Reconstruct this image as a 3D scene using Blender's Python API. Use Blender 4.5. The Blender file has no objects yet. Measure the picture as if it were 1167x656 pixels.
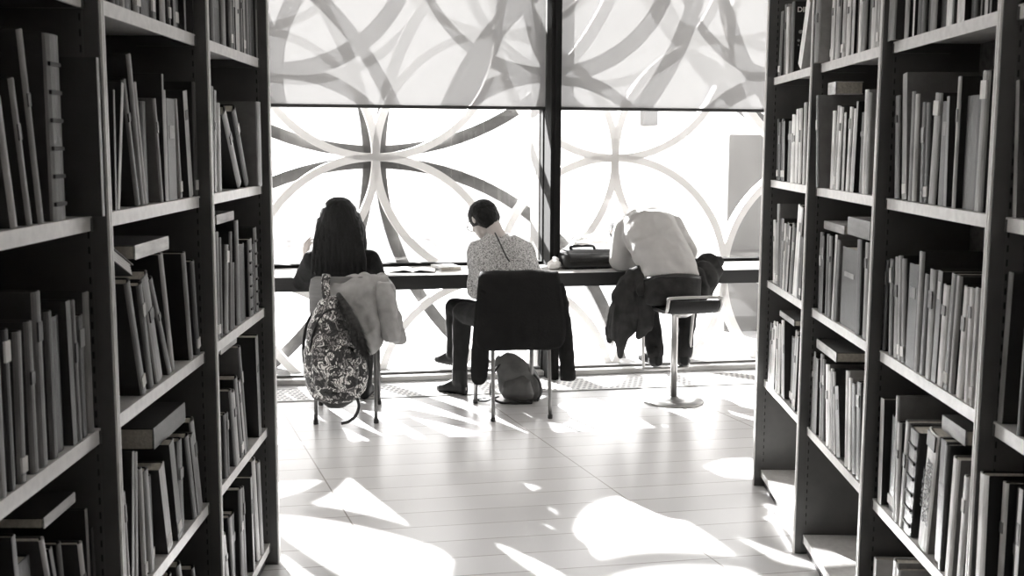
import bpy, bmesh, math, random
from mathutils import Vector, Matrix, noise
rnd = random.Random(11)
S = bpy.context.scene
COL = S.collection
V = Vector

# ------------------------------------------------------------------ materials
MATS = {}
def mat(name, col, rough=.6, metal=0., spec=.5, var=0., vscale=20., bump=0., bscale=60., stretch=None):
    """plain procedural surface: colour with optional noise variation and bump"""
    if name in MATS: return MATS[name]
    m = bpy.data.materials.new(name); m.use_nodes = True
    nt = m.node_tree; b = nt.nodes['Principled BSDF']
    if not isinstance(col, (tuple, list)): col = (col * 1.02, col, col * .975)
    c = (*col, 1)
    b.inputs['Base Color'].default_value = c
    b.inputs['Roughness'].default_value = rough
    b.inputs['Metallic'].default_value = metal
    b.inputs['Specular IOR Level'].default_value = spec
    if var or bump:
        tc = nt.nodes.new('ShaderNodeTexCoord'); mp = nt.nodes.new('ShaderNodeMapping')
        if stretch: mp.inputs['Scale'].default_value = stretch
        nt.links.new(tc.outputs['Object'], mp.inputs['Vector'])
    if var:
        n = nt.nodes.new('ShaderNodeTexNoise'); n.inputs['Scale'].default_value = vscale; n.inputs['Detail'].default_value = 5
        nt.links.new(mp.outputs['Vector'], n.inputs['Vector'])
        r = nt.nodes.new('ShaderNodeValToRGB')
        r.color_ramp.elements[0].position = .3; r.color_ramp.elements[1].position = .7
        r.color_ramp.elements[0].color = (*[x * (1 - var) for x in col], 1)
        r.color_ramp.elements[1].color = (*[min(1, x * (1 + var)) for x in col], 1)
        nt.links.new(n.outputs['Fac'], r.inputs['Fac']); nt.links.new(r.outputs['Color'], b.inputs['Base Color'])
    if bump:
        n2 = nt.nodes.new('ShaderNodeTexNoise'); n2.inputs['Scale'].default_value = bscale; n2.inputs['Detail'].default_value = 4
        nt.links.new(mp.outputs['Vector'], n2.inputs['Vector'])
        bp = nt.nodes.new('ShaderNodeBump'); bp.inputs['Strength'].default_value = bump; bp.inputs['Distance'].default_value = .01
        nt.links.new(n2.outputs['Fac'], bp.inputs['Height']); nt.links.new(bp.outputs['Normal'], b.inputs['Normal'])
    MATS[name] = m
    return m

def two_tone(name, c0, c1, kind, scale, lo=.45, hi=.55, rough=.7, stretch=(1, 1, 1), bump=0.):
    m = bpy.data.materials.new(name); m.use_nodes = True; nt = m.node_tree; b = nt.nodes['Principled BSDF']
    tc = nt.nodes.new('ShaderNodeTexCoord'); mp = nt.nodes.new('ShaderNodeMapping'); mp.inputs['Scale'].default_value = stretch
    nt.links.new(tc.outputs['Object'], mp.inputs['Vector'])
    if kind == 'noise':
        n = nt.nodes.new('ShaderNodeTexNoise'); n.inputs['Detail'].default_value = 6; n.inputs['Distortion'].default_value = 1.2; out = n.outputs['Fac']
    elif kind == 'voronoi':
        n = nt.nodes.new('ShaderNodeTexVoronoi'); n.feature = 'DISTANCE_TO_EDGE'; out = n.outputs['Distance']
    else:
        n = nt.nodes.new('ShaderNodeTexWave'); n.inputs['Distortion'].default_value = 3; out = n.outputs['Fac']
    n.inputs['Scale'].default_value = scale
    nt.links.new(mp.outputs['Vector'], n.inputs['Vector'])
    r = nt.nodes.new('ShaderNodeValToRGB')
    r.color_ramp.elements[0].position = lo; r.color_ramp.elements[1].position = hi
    r.color_ramp.elements[0].color = (c0 * 1.02, c0, c0 * .97, 1); r.color_ramp.elements[1].color = (c1 * 1.01, c1, c1 * .985, 1)
    nt.links.new(out, r.inputs['Fac']); nt.links.new(r.outputs['Color'], b.inputs['Base Color'])
    b.inputs['Roughness'].default_value = rough
    if bump:
        bp = nt.nodes.new('ShaderNodeBump'); bp.inputs['Strength'].default_value = bump; bp.inputs['Distance'].default_value = .01
        nt.links.new(out, bp.inputs['Height']); nt.links.new(bp.outputs['Normal'], b.inputs['Normal'])
    MATS[name] = m
    return m

# ------------------------------------------------------------------ objects
def link(o, parent=None):
    COL.objects.link(o)
    if parent: o.parent = parent
    return o
def empty(name, loc=(0, 0, 0), rz=0.):
    o = bpy.data.objects.new(name, None); o.location = loc; o.rotation_euler = (0, 0, rz); o.empty_display_size = .1
    return link(o)
def tag(o, label=None, cat=None, group=None, kind=None):
    if label: o['label'] = label
    if cat: o['category'] = cat
    if group: o['group'] = group
    if kind: o['kind'] = kind
    return o
def build(name, bm, m, parent=None, smooth=False):
    me = bpy.data.meshes.new(name); bm.normal_update(); bm.to_mesh(me); bm.free()
    for x in (m if isinstance(m, (list, tuple)) else [m]): me.materials.append(x)
    if smooth: me.polygons.foreach_set('use_smooth', [True] * len(me.polygons))
    return link(bpy.data.objects.new(name, me), parent)
def struct(name, bm, m, parent=None, label=None, smooth=False):
    o = build(name, bm, m, parent, smooth)
    if not parent: o['kind'] = 'structure'
    if label: o['label'] = label
    return o

def box(bm, lo, hi, bev=0., M=None, mi=0, seg=2):
    lo, hi = V(lo), V(hi); c = (lo + hi) / 2; d = hi - lo
    r = bmesh.ops.create_cube(bm, size=1, matrix=Matrix.Translation(c) @ Matrix.Diagonal((d.x, d.y, d.z, 1)))
    vs = r['verts']
    if bev > 0:
        es = list({e for v in vs for e in v.link_edges})
        rr = bmesh.ops.bevel(bm, geom=es, offset=bev, segments=seg, affect='EDGES', profile=.6)
        vs = list({v for f in rr['faces'] for v in f.verts} | {v for v in vs if v.is_valid})
    fs = {f for v in vs for f in v.link_faces}
    for f in fs: f.material_index = mi
    if M is not None: bmesh.ops.transform(bm, matrix=M, verts=vs)
    return vs
def NB(): return bmesh.new()

def frame_of(d):
    d = V(d).normalized(); a = V((0, 0, 1)) if abs(d.z) < .9 else V((1, 0, 0))
    x = d.cross(a).normalized(); y = x.cross(d).normalized()
    return x, y
def loft(bm, rings, n=16, cap=True, power=1.):
    """closed tube through rings (centre, half-axis a, half-axis b)"""
    loops = []
    for c, a, b in rings:
        c, a, b = V(c), V(a), V(b); L = []
        for i in range(n):
            t = 2 * math.pi * i / n; cs, sn = math.cos(t), math.sin(t)
            if power != 1.:
                cs = math.copysign(abs(cs) ** power, cs); sn = math.copysign(abs(sn) ** power, sn)
            L.append(bm.verts.new(c + a * cs + b * sn))
        loops.append(L)
    for A, B in zip(loops, loops[1:]):
        for i in range(n):
            bm.faces.new((A[i], A[(i + 1) % n], B[(i + 1) % n], B[i]))
    if cap:
        bm.faces.new(loops[0][::-1]); bm.faces.new(loops[-1])
    return loops
def cap(bm, p, q, r1, r2, n=10):
    p, q = V(p), V(q); d = q - p
    if d.length < 1e-5: d = V((0, 0, 1e-4))
    u = d.normalized(); x, y = frame_of(u); R = []
    for k in (-80, -50, -20, 0):
        a = math.radians(k); R.append((p + u * r1 * math.sin(a), x * r1 * math.cos(a), y * r1 * math.cos(a)))
    for k in (0, 20, 50, 80):
        a = math.radians(k); R.append((q + u * r2 * math.sin(a), x * r2 * math.cos(a), y * r2 * math.cos(a)))
    loft(bm, R, n)
def chain(bm, pts, rad, n=10):
    for (p, q), (a, b) in zip(zip(pts, pts[1:]), zip(rad, rad[1:])): cap(bm, p, q, a, b, n)
def ell(bm, c, r, X=(1, 0, 0), Y=(0, 1, 0), Z=(0, 0, 1), n=16):
    M = Matrix((V(X).normalized() * r[0], V(Y).normalized() * r[1], V(Z).normalized() * r[2])).transposed().to_4x4()
    bmesh.ops.create_uvsphere(bm, u_segments=n, v_segments=n // 2 + 2, radius=1, matrix=Matrix.Translation(V(c)) @ M)
def tube(bm, pts, r, n=8, smooth_n=0, closed=False, flat=None):
    """round or flat tube along points; smooth_n: Catmull-Rom subdivisions"""
    P = [V(p) for p in pts]
    if smooth_n:
        Q = []; N = len(P); rng = N if closed else N - 1
        for i in range(rng):
            p0 = P[(i - 1) % N] if closed or i > 0 else P[0] * 2 - P[1]
            p1, p2 = P[i], P[(i + 1) % N]
            p3 = P[(i + 2) % N] if closed or i + 2 < N else P[-1] * 2 - P[-2]
            for k in range(smooth_n):
                t = k / smooth_n
                Q.append(.5 * ((2 * p1) + (p2 - p0) * t + (2 * p0 - 5 * p1 + 4 * p2 - p3) * t * t + (3 * p1 - p0 - 3 * p2 + p3) * t ** 3))
        if not closed: Q.append(P[-1])
        P = Q
    N = len(P); loops = []; x = None
    for i, p in enumerate(P):
        a = P[(i - 1) % N] if closed or i else p; b = P[(i + 1) % N] if closed or i < N - 1 else p
        d = (b - a).normalized()
        if x is None: x, _ = frame_of(d)
        x = (x - d * x.dot(d)).normalized(); y = d.cross(x)
        rr = r[i] if isinstance(r, list) else r
        ra, rb = (rr, rr) if not flat else flat
        loops.append([bm.verts.new(p + x * ra * math.cos(2 * math.pi * k / n) + y * rb * math.sin(2 * math.pi * k / n)) for k in range(n)])
    pairs = list(zip(loops, loops[1:])) + ([(loops[-1], loops[0])] if closed else [])
    for A, B in pairs:
        for k in range(n): bm.faces.new((A[k], A[(k + 1) % n], B[(k + 1) % n], B[k]))
    if not closed: bm.faces.new(loops[0][::-1]); bm.faces.new(loops[-1])
def lathe(bm, prof, c=(0, 0, 0), n=32):
    c = V(c); loops = []
    for r, z in prof:
        loops.append([bm.verts.new(c + V((max(r, 1e-4) * math.cos(2 * math.pi * k / n), max(r, 1e-4) * math.sin(2 * math.pi * k / n), z))) for k in range(n)])
    for A, B in zip(loops, loops[1:]):
        for k in range(n): bm.faces.new((A[k], A[(k + 1) % n], B[(k + 1) % n], B[k]))
    bm.faces.new(loops[0][::-1]); bm.faces.new(loops[-1])

def evaluated(o, mods):
    """apply modifiers [(type, {settings})] and return the resulting mesh"""
    for t, kw in mods:
        md = o.modifiers.new(t, t)
        for k, v in kw.items(): setattr(md, k, v)
    bpy.context.view_layer.update()
    dg = bpy.context.evaluated_depsgraph_get()
    me = bpy.data.meshes.new_from_object(o.evaluated_get(dg))
    o.modifiers.clear()
    return me
def wrinkle(me, amp, scale, st=(1, 1, 1), seed=0., amp2=0., scale2=1.):
    ns = [0.] * (3 * len(me.vertices)); me.vertices.foreach_get('normal', ns)
    for i, v in enumerate(me.vertices):
        n = V(ns[3 * i:3 * i + 3]); p = V((v.co.x * st[0], v.co.y * st[1], v.co.z * st[2])) * scale + V((seed, seed * 1.7, -seed))
        d = amp * (1 - 2 * abs(noise.noise(p)))
        if amp2: d += amp2 * noise.noise(v.co * scale2 + V((seed, 0, seed)))
        v.co += n * d
    me.update()
def fused(name, bm, m, parent=None, voxel=.006, smooth=6, wr=None):
    """merge overlapping closed pieces into one continuous smooth surface"""
    o = build(name, bm, m, parent)
    me = evaluated(o, [('REMESH', dict(mode='VOXEL', voxel_size=voxel)), ('SMOOTH', dict(factor=.5, iterations=smooth))])
    old = o.data; o.data = me; bpy.data.meshes.remove(old)
    if wr: wrinkle(me, **wr)
    me.polygons.foreach_set('use_smooth', [True] * len(me.polygons))
    return o
def sheet(name, grid, m, parent=None, thick=.006, sub=3, wr=None):
    """cloth from a grid of points, subdivided and thickened"""
    bm = NB(); vs = [[bm.verts.new(V(p)) for p in row] for row in grid]
    for a in range(len(vs) - 1):
        for b in range(len(vs[0]) - 1): bm.faces.new((vs[a][b], vs[a][b + 1], vs[a + 1][b + 1], vs[a + 1][b]))
    o = build(name, bm, m, parent)
    me = evaluated(o, [('SUBSURF', dict(levels=sub, render_levels=sub))])
    if wr: wrinkle(me, **wr)
    o.data = me
    me = evaluated(o, [('SOLIDIFY', dict(thickness=thick, offset=0))])
    o.data = me
    me.polygons.foreach_set('use_smooth', [True] * len(me.polygons))
    return o

# ------------------------------------------------------------------ window wall frame: u along the glass, n outward
WA = math.radians(11.2)
U = V((math.cos(WA), math.sin(WA), 0)); N = V((-math.sin(WA), math.cos(WA), 0))
def W(u, n, z): return U * u + N * n + V((0, 0, z))
WM = Matrix.Rotation(WA, 4, 'Z')            # boxes given as (u, n, z)
def wbox(bm, lo, hi, bev=0., mi=0): return box(bm, lo, hi, bev, WM, mi)

# ------------------------------------------------------------------ camera
cam = bpy.data.cameras.new('camera'); co = link(bpy.data.objects.new('camera', cam))
cam.sensor_fit = 'HORIZONTAL'; cam.sensor_width = 36.; cam.lens = 36. * 1289.5 / 1167.; cam.clip_start = .05; cam.clip_end = 300
PITCH, ROLL, CH = .1259, .0048, 1.60
fw = V((0, math.cos(PITCH), -math.sin(PITCH))); up0 = V((0, math.sin(PITCH), math.cos(PITCH))); rt0 = V((1, 0, 0))
rt = rt0 * math.cos(ROLL) + up0 * math.sin(ROLL); up = up0 * math.cos(ROLL) - rt0 * math.sin(ROLL)
Mc = Matrix((rt, up, -fw)).transposed().to_4x4(); Mc.translation = V((0, 0, CH)); co.matrix_world = Mc
cam.dof.use_dof = True; cam.dof.focus_distance = 6.2; cam.dof.aperture_fstop = 9.0
S.camera = co

# ------------------------------------------------------------------ light and view
S.view_settings.view_transform = 'Standard'; S.view_settings.look = 'None'; S.view_settings.gamma = 1; S.view_settings.exposure = 2.2
S.view_settings.use_curve_mapping = False
w = bpy.data.worlds.new('sky'); S.world = w; w.use_nodes = True
bgn = w.node_tree.nodes['Background']; bgn.inputs['Color'].default_value = (1, .993, .988, 1); bgn.inputs['Strength'].default_value = 1.35
sun = bpy.data.lights.new('sun', 'SUN'); so = link(bpy.data.objects.new('sun', sun))
sun.energy = 11.0; sun.angle = math.radians(.55); sun.color = (1, .993, .985)
SAZ, SEL = math.radians(27), math.radians(23.5)
so.rotation_euler = V((math.sin(SAZ) * math.cos(SEL), -math.cos(SAZ) * math.cos(SEL), -math.sin(SEL))).to_track_quat('-Z', 'Y').to_euler()
so.location = (-4, 14, 8)
S.cycles.use_denoising = True; S.cycles.max_bounces = 10; S.cycles.diffuse_bounces = 5; S.cycles.transparent_max_bounces = 16
S.cycles.caustics_reflective = False; S.cycles.caustics_refractive = False; S.cycles.sample_clamp_indirect = 6

# ------------------------------------------------------------------ shared materials
M_steel = mat('bookcase shaded enamel', .07, .36, 0, .55, .12, 14, .05, 200)  # shade on the camera-facing uprights is put into this darker grey
M_lip = mat('bookcase lit enamel', .68, .28, 0, .7, .10, 40)  # paler copy of the grey, window light on the shelf lips put in
M_slot = mat('slot shadow black', .008, .8)
M_black = mat('black frame', .010, .8, 0, .12)
M_wall = mat('wall paint', .6, .9)
M_ceil = mat('ceiling paint', .72, .9)
M_chrome = mat('brushed metal', .42, .32, 1.)
M_skin = mat('skin', (.46, .42, .395), .5)
M_page = mat('book pages', (.52, .49, .43), .85, 0, .2, .18, 90, .3, 120, (1, 1, .05))

def floor_mat():
    m = bpy.data.materials.new('pale floor boards'); m.use_nodes = True; nt = m.node_tree; b = nt.nodes['Principled BSDF']
    tc = nt.nodes.new('ShaderNodeTexCoord')
    def lines(dirv, off, period, width):
        d = nt.nodes.new('ShaderNodeVectorMath'); d.operation = 'DOT_PRODUCT'; d.inputs[1].default_value = dirv
        nt.links.new(tc.outputs['Object'], d.inputs[0])
        a = nt.nodes.new('ShaderNodeMath'); a.operation = 'SUBTRACT'; a.inputs[1].default_value = off - 50 * period; nt.links.new(d.outputs['Value'], a.inputs[0])
        md = nt.nodes.new('ShaderNodeMath'); md.operation = 'MODULO'; md.inputs[1].default_value = period; nt.links.new(a.outputs[0], md.inputs[0])
        lt = nt.nodes.new('ShaderNodeMath'); lt.operation = 'LESS_THAN'; lt.inputs[1].default_value = width; nt.links.new(md.outputs[0], lt.inputs[0])
        fl = nt.nodes.new('ShaderNodeMath'); fl.operation = 'FLOOR'
        dv = nt.nodes.new('ShaderNodeMath'); dv.operation = 'DIVIDE'; dv.inputs[1].default_value = period
        nt.links.new(a.outputs[0], dv.inputs[0]); nt.links.new(dv.outputs[0], fl.inputs[0])
        return lt.outputs[0], fl.outputs[0]
    l1, i1 = lines((-math.sin(WA), math.cos(WA), 0), .03, .19, .006)
    l2, i2 = lines((.945, .328, 0), .882, 1.253, .007)
    mx = nt.nodes.new('ShaderNodeMath'); mx.operation = 'MAXIMUM'; nt.links.new(l1, mx.inputs[0]); nt.links.new(l2, mx.inputs[1])
    cb = nt.nodes.new('ShaderNodeCombineXYZ'); nt.links.new(i1, cb.inputs[0]); nt.links.new(i2, cb.inputs[1])
    wn = nt.nodes.new('ShaderNodeTexWhiteNoise'); wn.noise_dimensions = '2D'; nt.links.new(cb.outputs[0], wn.inputs['Vector'])
    rmp = nt.nodes.new('ShaderNodeValToRGB'); nt.links.new(wn.outputs['Value'], rmp.inputs['Fac'])
    rmp.color_ramp.elements[0].color = (.64, .633, .630, 1); rmp.color_ramp.elements[1].color = (.70, .693, .690, 1)
    mix = nt.nodes.new('ShaderNodeMix'); mix.data_type = 'RGBA'; nt.links.new(mx.outputs[0], mix.inputs['Factor'])
    nt.links.new(rmp.outputs['Color'], mix.inputs['A']); mix.inputs['B'].default_value = (.36, .34, .32, 1)
    nt.links.new(mix.outputs['Result'], b.inputs['Base Color'])
    b.inputs['Roughness'].default_value = .27; b.inputs['Specular IOR Level'].default_value = .55
    return m
M_floor = floor_mat()

def glass_mat():
    m = bpy.data.materials.new('window glass'); m.use_nodes = True; nt = m.node_tree; nt.nodes.clear()
    o = nt.nodes.new('ShaderNodeOutputMaterial'); mx = nt.nodes.new('ShaderNodeMixShader')
    t = nt.nodes.new('ShaderNodeBsdfTransparent'); t.inputs['Color'].default_value = (.95, .95, .95, 1)
    g = nt.nodes.new('ShaderNodeBsdfGlossy'); g.inputs['Roughness'].default_value = .02
    mx.inputs[0].default_value = .05
    nt.links.new(t.outputs[0], mx.inputs[1]); nt.links.new(g.outputs[0], mx.inputs[2]); nt.links.new(mx.outputs[0], o.inputs[0])
    return m
M_glass = glass_mat()
def blind_mat():
    m = bpy.data.materials.new('sheer blind fabric'); m.use_nodes = True; nt = m.node_tree; nt.nodes.clear()
    o = nt.nodes.new('ShaderNodeOutputMaterial'); m1 = nt.nodes.new('ShaderNodeMixShader'); m2 = nt.nodes.new('ShaderNodeMixShader')
    t = nt.nodes.new('ShaderNodeBsdfTransparent'); t.inputs['Color'].default_value = (1, .99, .985, 1)
    tr = nt.nodes.new('ShaderNodeBsdfTranslucent'); tr.inputs['Color'].default_value = (.062, .0615, .061, 1)
    df = nt.nodes.new('ShaderNodeBsdfDiffuse'); df.inputs['Color'].default_value = (.62, .615, .612, 1)
    m1.inputs[0].default_value = .5; m2.inputs[0].default_value = .040
    nt.links.new(tr.outputs[0], m1.inputs[1]); nt.links.new(df.outputs[0], m1.inputs[2])
    nt.links.new(m1.outputs[0], m2.inputs[1]); nt.links.new(t.outputs[0], m2.inputs[2]); nt.links.new(m2.outputs[0], o.inputs[0])
    return m
M_blind = blind_mat()

# ------------------------------------------------------------------ the room
bm = NB(); box(bm, (-7, -3.2, -.12), (8, 6.0, 0))
# the floor runs up to the glass line
c = [W(-6.5, 7.62, 0), W(7.5, 7.62, 0)]
bm.free(); bm = NB()
poly = [V((-7, -3.2, 0)), V((8, -3.2, 0)), W(7.6, 7.62, 0), W(-5.4, 7.62, 0)]
tv = [bm.verts.new(p) for p in poly]; bv = [bm.verts.new(p - V((0, 0, .12))) for p in poly]
bm.faces.new(tv); bm.faces.new(bv[::-1])
for i in range(4): bm.faces.new((tv[i], bv[i], bv[(i + 1) % 4], tv[(i + 1) % 4]))
struct('floor', bm, M_floor, label='pale boarded library floor with sun patches')
bm = NB(); poly = [V((-7, -3.2, 3.3)), V((8, -3.2, 3.3)), W(7.6, 7.9, 3.3), W(-5.4, 7.9, 3.3)]
tv = [bm.verts.new(p + V((0, 0, .15))) for p in poly]; bv = [bm.verts.new(p) for p in poly]
bm.faces.new(tv); bm.faces.new(bv[::-1])
for i in range(4): bm.faces.new((tv[i], bv[i], bv[(i + 1) % 4], tv[(i + 1) % 4]))
struct('ceiling', bm, M_ceil)
bm = NB(); box(bm, (-7, -3.35, 0), (8, -3.2, 3.3)); struct('wall_back', bm, M_wall)
def side_wall(name, a, b):
    bm = NB(); d = (b - a).normalized(); t = V((-d.y, d.x, 0)) * .12
    q = [a, b, b + t, a + t]; lo = [bm.verts.new(p) for p in q]; hi = [bm.verts.new(p + V((0, 0, 3.3))) for p in q]
    bm.faces.new(lo[::-1]); bm.faces.new(hi)
    for i in range(4): bm.faces.new((lo[i], lo[(i + 1) % 4], hi[(i + 1) % 4], hi[i]))
    struct(name, bm, M_wall)
side_wall('wall_left', V((-7, -3.2, 0)), W(-5.4, 7.9, 0)); side_wall('wall_right', W(7.6, 7.9, 0), V((8, -3.2, 0)))

# glazing: one window per bay between mullions
MU = [-5.40, -2.315, -.275, 1.765, 3.805, 5.845, 7.6]
bm = NB()
for k, u in enumerate(MU):
    bm = NB(); wbox(bm, (u - .038, 7.41, 0), (u + .032, 7.62, 3.3), .004); wbox(bm, (u - .045, 7.62, 0), (u + .045, 7.70, 3.3), .004)
    wbox(bm, (u - .012, 7.40, 0), (u + .012, 7.425, 3.3), .002)
    t = struct('trim_%d' % (k + 1), bm, M_black, label='black window mullion')
    bm = NB(); wbox(bm, (u - .05, 7.72, -.1), (u + .035, 8.0, 3.4), .006)
    build('exterior_fin', bm, mat('pale outer fin', .33, .5, .2, .5, .25, 3), t)
bm = NB(); wbox(bm, (-5.4, 7.56, 0), (7.6, 7.70, .035), .004); struct('trim_9', bm, mat('sill grey', .5, .5), label='low sill at the foot of the glazing')
for k in range(6):
    a, b = MU[k] + .03, MU[k + 1] - .03
    bm = NB(); wbox(bm, (a, 7.655, .035), (b, 7.667, 3.3)); g = struct('window_%d' % (k + 1), bm, M_glass, label='floor to ceiling window pane')
    bm = NB(); wbox(bm, (a, 7.62, .775), (b, 7.69, .800), .003); build('transom', bm, M_black, g)
    bm = NB(); wbox(bm, (a, 7.64, .035), (b, 7.68, .05), .003); build('window_frame', bm, mat('foot frame grey', .2, .6), g)

def blind(a, b, label):
    r = empty('roller_blind', W((a + b) / 2, 7.57, 1.84), WA); tag(r, label, 'blind', 'roller blinds half down over the windows')
    h = (b - a) / 2
    bm = NB(); bm.faces.new([bm.verts.new(p) for p in ((-h, 0, .012), (h, 0, .012), (h, 0, 1.40), (-h, 0, 1.40))]); build('blind_fabric', bm, M_blind, r)
    bm = NB(); box(bm, (-h, -.011, -.006), (h, .011, .016), .004); build('bottom_bar', bm, mat('blind bar', .02, .4), r)
    bm = NB(); lathe(bm, [(.035, -h), (.035, h)], n=20); bmesh.ops.rotate(bm, verts=bm.verts, cent=(0, 0, 0), matrix=Matrix.Rotation(math.pi / 2, 3, 'Y')); bmesh.ops.translate(bm, verts=bm.verts, vec=(0, 0, 1.41))
    build('roller_tube', bm, M_lip, r, True)
blind(-2.26, -.325, 'sheer grey roller blind behind the dark bookcase end, left of the seated woman')
blind(-.225, 1.722, 'sheer grey roller blind above the long-haired person and the knit sweater')
blind(1.812, 3.32, 'sheer grey roller blind above the person bent over the desk')
blind(3.86, 5.8, 'sheer grey roller blind hidden behind the right bookcase')

# perforated floor vent along the glass
def vent_mat():
    m = bpy.data.materials.new('perforated vent'); m.use_nodes = True; nt = m.node_tree; b = nt.nodes['Principled BSDF']
    tc = nt.nodes.new('ShaderNodeTexCoord'); mp = nt.nodes.new('ShaderNodeMapping'); mp.inputs['Scale'].default_value = (1 / .034, 1 / .05, 0); mp.inputs['Rotation'].default_value = (0, 0, .5)
    nt.links.new(tc.outputs['Object'], mp.inputs['Vector'])
    v = nt.nodes.new('ShaderNodeTexVoronoi'); v.inputs['Scale'].default_value = 1; v.inputs['Randomness'].default_value = 0; nt.links.new(mp.outputs['Vector'], v.inputs['Vector'])
    r = nt.nodes.new('ShaderNodeValToRGB'); r.color_ramp.elements[0].position = .30; r.color_ramp.elements[1].position = .36
    r.color_ramp.elements[0].color = (.10, .095, .09, 1); r.color_ramp.elements[1].color = (.62, .6, .58, 1)
    nt.links.new(v.outputs['Distance'], r.inputs['Fac']); nt.links.new(r.outputs['Color'], b.inputs['Base Color']); b.inputs['Roughness'].default_value = .4
    return m
r = empty('floor_vent', W(.9, 7.25, 0), WA); tag(r, 'long perforated heating vent set in the floor at the foot of the windows', 'floor vent')
bm = NB(); box(bm, (-5.5, -.17, .0), (5.5, .17, .004)); build('perforated_cover', bm, vent_mat(), r)
bm = NB(); box(bm, (-5.5, -.19, 0), (5.5, -.17, .006), .001); box(bm, (-5.5, .17, 0), (5.5, .19, .006), .001); build('vent_frame', bm, mat('vent frame', .5, .4), r)

# ------------------------------------------------------------------ outside
bm = NB(); box(bm, (-40, 7.70, -.3), (45, 60, -.06)); bmesh.ops.transform(bm, matrix=WM, verts=bm.verts)
def terrace_mat():
    m = bpy.data.materials.new('terrace slabs'); m.use_nodes = True; nt = m.node_tree; b = nt.nodes['Principled BSDF']
    tc = nt.nodes.new('ShaderNodeTexCoord'); br = nt.nodes.new('ShaderNodeTexBrick'); mp = nt.nodes.new('ShaderNodeMapping')
    mp.inputs['Rotation'].default_value = (0, 0, -WA); nt.links.new(tc.outputs['Object'], mp.inputs['Vector']); nt.links.new(mp.outputs['Vector'], br.inputs['Vector'])
    br.inputs['Scale'].default_value = 1; br.inputs['Brick Width'].default_value = 2.4; br.inputs['Row Height'].default_value = .5; br.inputs['Mortar Size'].default_value = .03
    br.inputs['Color1'].default_value = (.25, .248, .246, 1); br.inputs['Color2'].default_value = (.28, .278, .276, 1); br.inputs['Mortar'].default_value = (.17, .168, .166, 1)
    nt.links.new(br.outputs['Color'], b.inputs['Base Color']); b.inputs['Roughness'].default_value = .8
    return m
struct('terrace_ground', bm, terrace_mat())
# ring screen
RS = empty('ring_screen', W(.63, 8.3, 1.505), WA)
tag(RS, 'ornamental metal screen of interlaced rings standing outside the windows', 'screen')
M_ring = mat('pale ring metal', .84, .5, 0.); M_ringd = mat('dark ring metal', .10, .5, .0, .5, .35, 9)
def ring(name, cx, cz, R, wid, y0, y1, m):
    bm = NB(); n = 96; a, b = R - wid / 2, R + wid / 2; L = []
    for k in range(n):
        t = 2 * math.pi * k / n; cs, sn = math.cos(t), math.sin(t)
        L.append([bm.verts.new((cx + q * cs, y, cz + q * sn)) for q, y in ((a, y0), (b, y0), (b, y1), (a, y1))])
    for k in range(n):
        A, B = L[k], L[(k + 1) % n]
        for j in range(4): bm.faces.new((A[j], A[(j + 1) % 4], B[(j + 1) % 4], B[j]))
    build(name, bm, m, RS)
h = .895
for i in range(-3, 5):
    for j in range(-2, 3):
        if (i + j) % 2: ring('ring', i * h, j * h, h, .055, -.05, .06, M_ring)
for cx, cz in ((0, 2.0), (0, -2.0), (2.0, 0), (-2.0, 0), (4.0, 2.0), (-4, 2.)):
    ring('large_ring', cx, cz, 1.96, .085, .12, .21, M_ringd)
for cx, cz in ((-.55, 1.62), (1.72, 1.62), (3.1, 1.7)):
    ring('middle_ring', cx, cz, 1.06, .07, .30, .35, M_ringd)
# building across the terrace
BL = empty('building', W(2, 20, 0), WA); tag(BL, 'low pale panelled building far across the terrace', 'building')
M_bw = mat('pale render', .82, .9); M_bj = mat('panel joint', .5, .9); M_bg = mat('grey cladding', .16, .7, 0, .5, .2, 2)
bm = NB(); box(bm, (-18, 0, -.1), (20, .5, 2.3)); build('facade_wall', bm, M_bw, BL)
for x in (-1.97, -.17, 1.05):
    bm = NB(); box(bm, (x - .015, -.02, 0), (x + .015, .0, 2.3)); build('panel_joint', bm, M_bj, BL)
bm = NB(); box(bm, (-18, -.02, .96), (1.6, 0, .99)); build('panel_joint', bm, M_bj, BL)
bm = NB(); box(bm, (2.4, -.12, 1.74), (14, 0, 1.87), .01); build('cornice', bm, mat('cornice', .6, .9), BL)
bm = NB(); box(bm, (4.33, -.2, 1.96), (4.60, 0, 2.25), .01); build('wall_lamp', bm, M_bg, BL)
KS = empty('cladding_panel', W(3.83, 9.5, -.06), WA); tag(KS, 'tall grey clad panel outside the right window, beside the bookcase end', 'panel')
bm = NB(); box(bm, (0, 0, 0), (1.1, .35, 1.76), .01); build('panel_body', bm, M_bg, KS)
bm = NB(); box(bm, (.004, -.006, .72), (1.09, .0, .74)); build('panel_joint', bm, mat('joint dark', .12, .7), KS)

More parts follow.
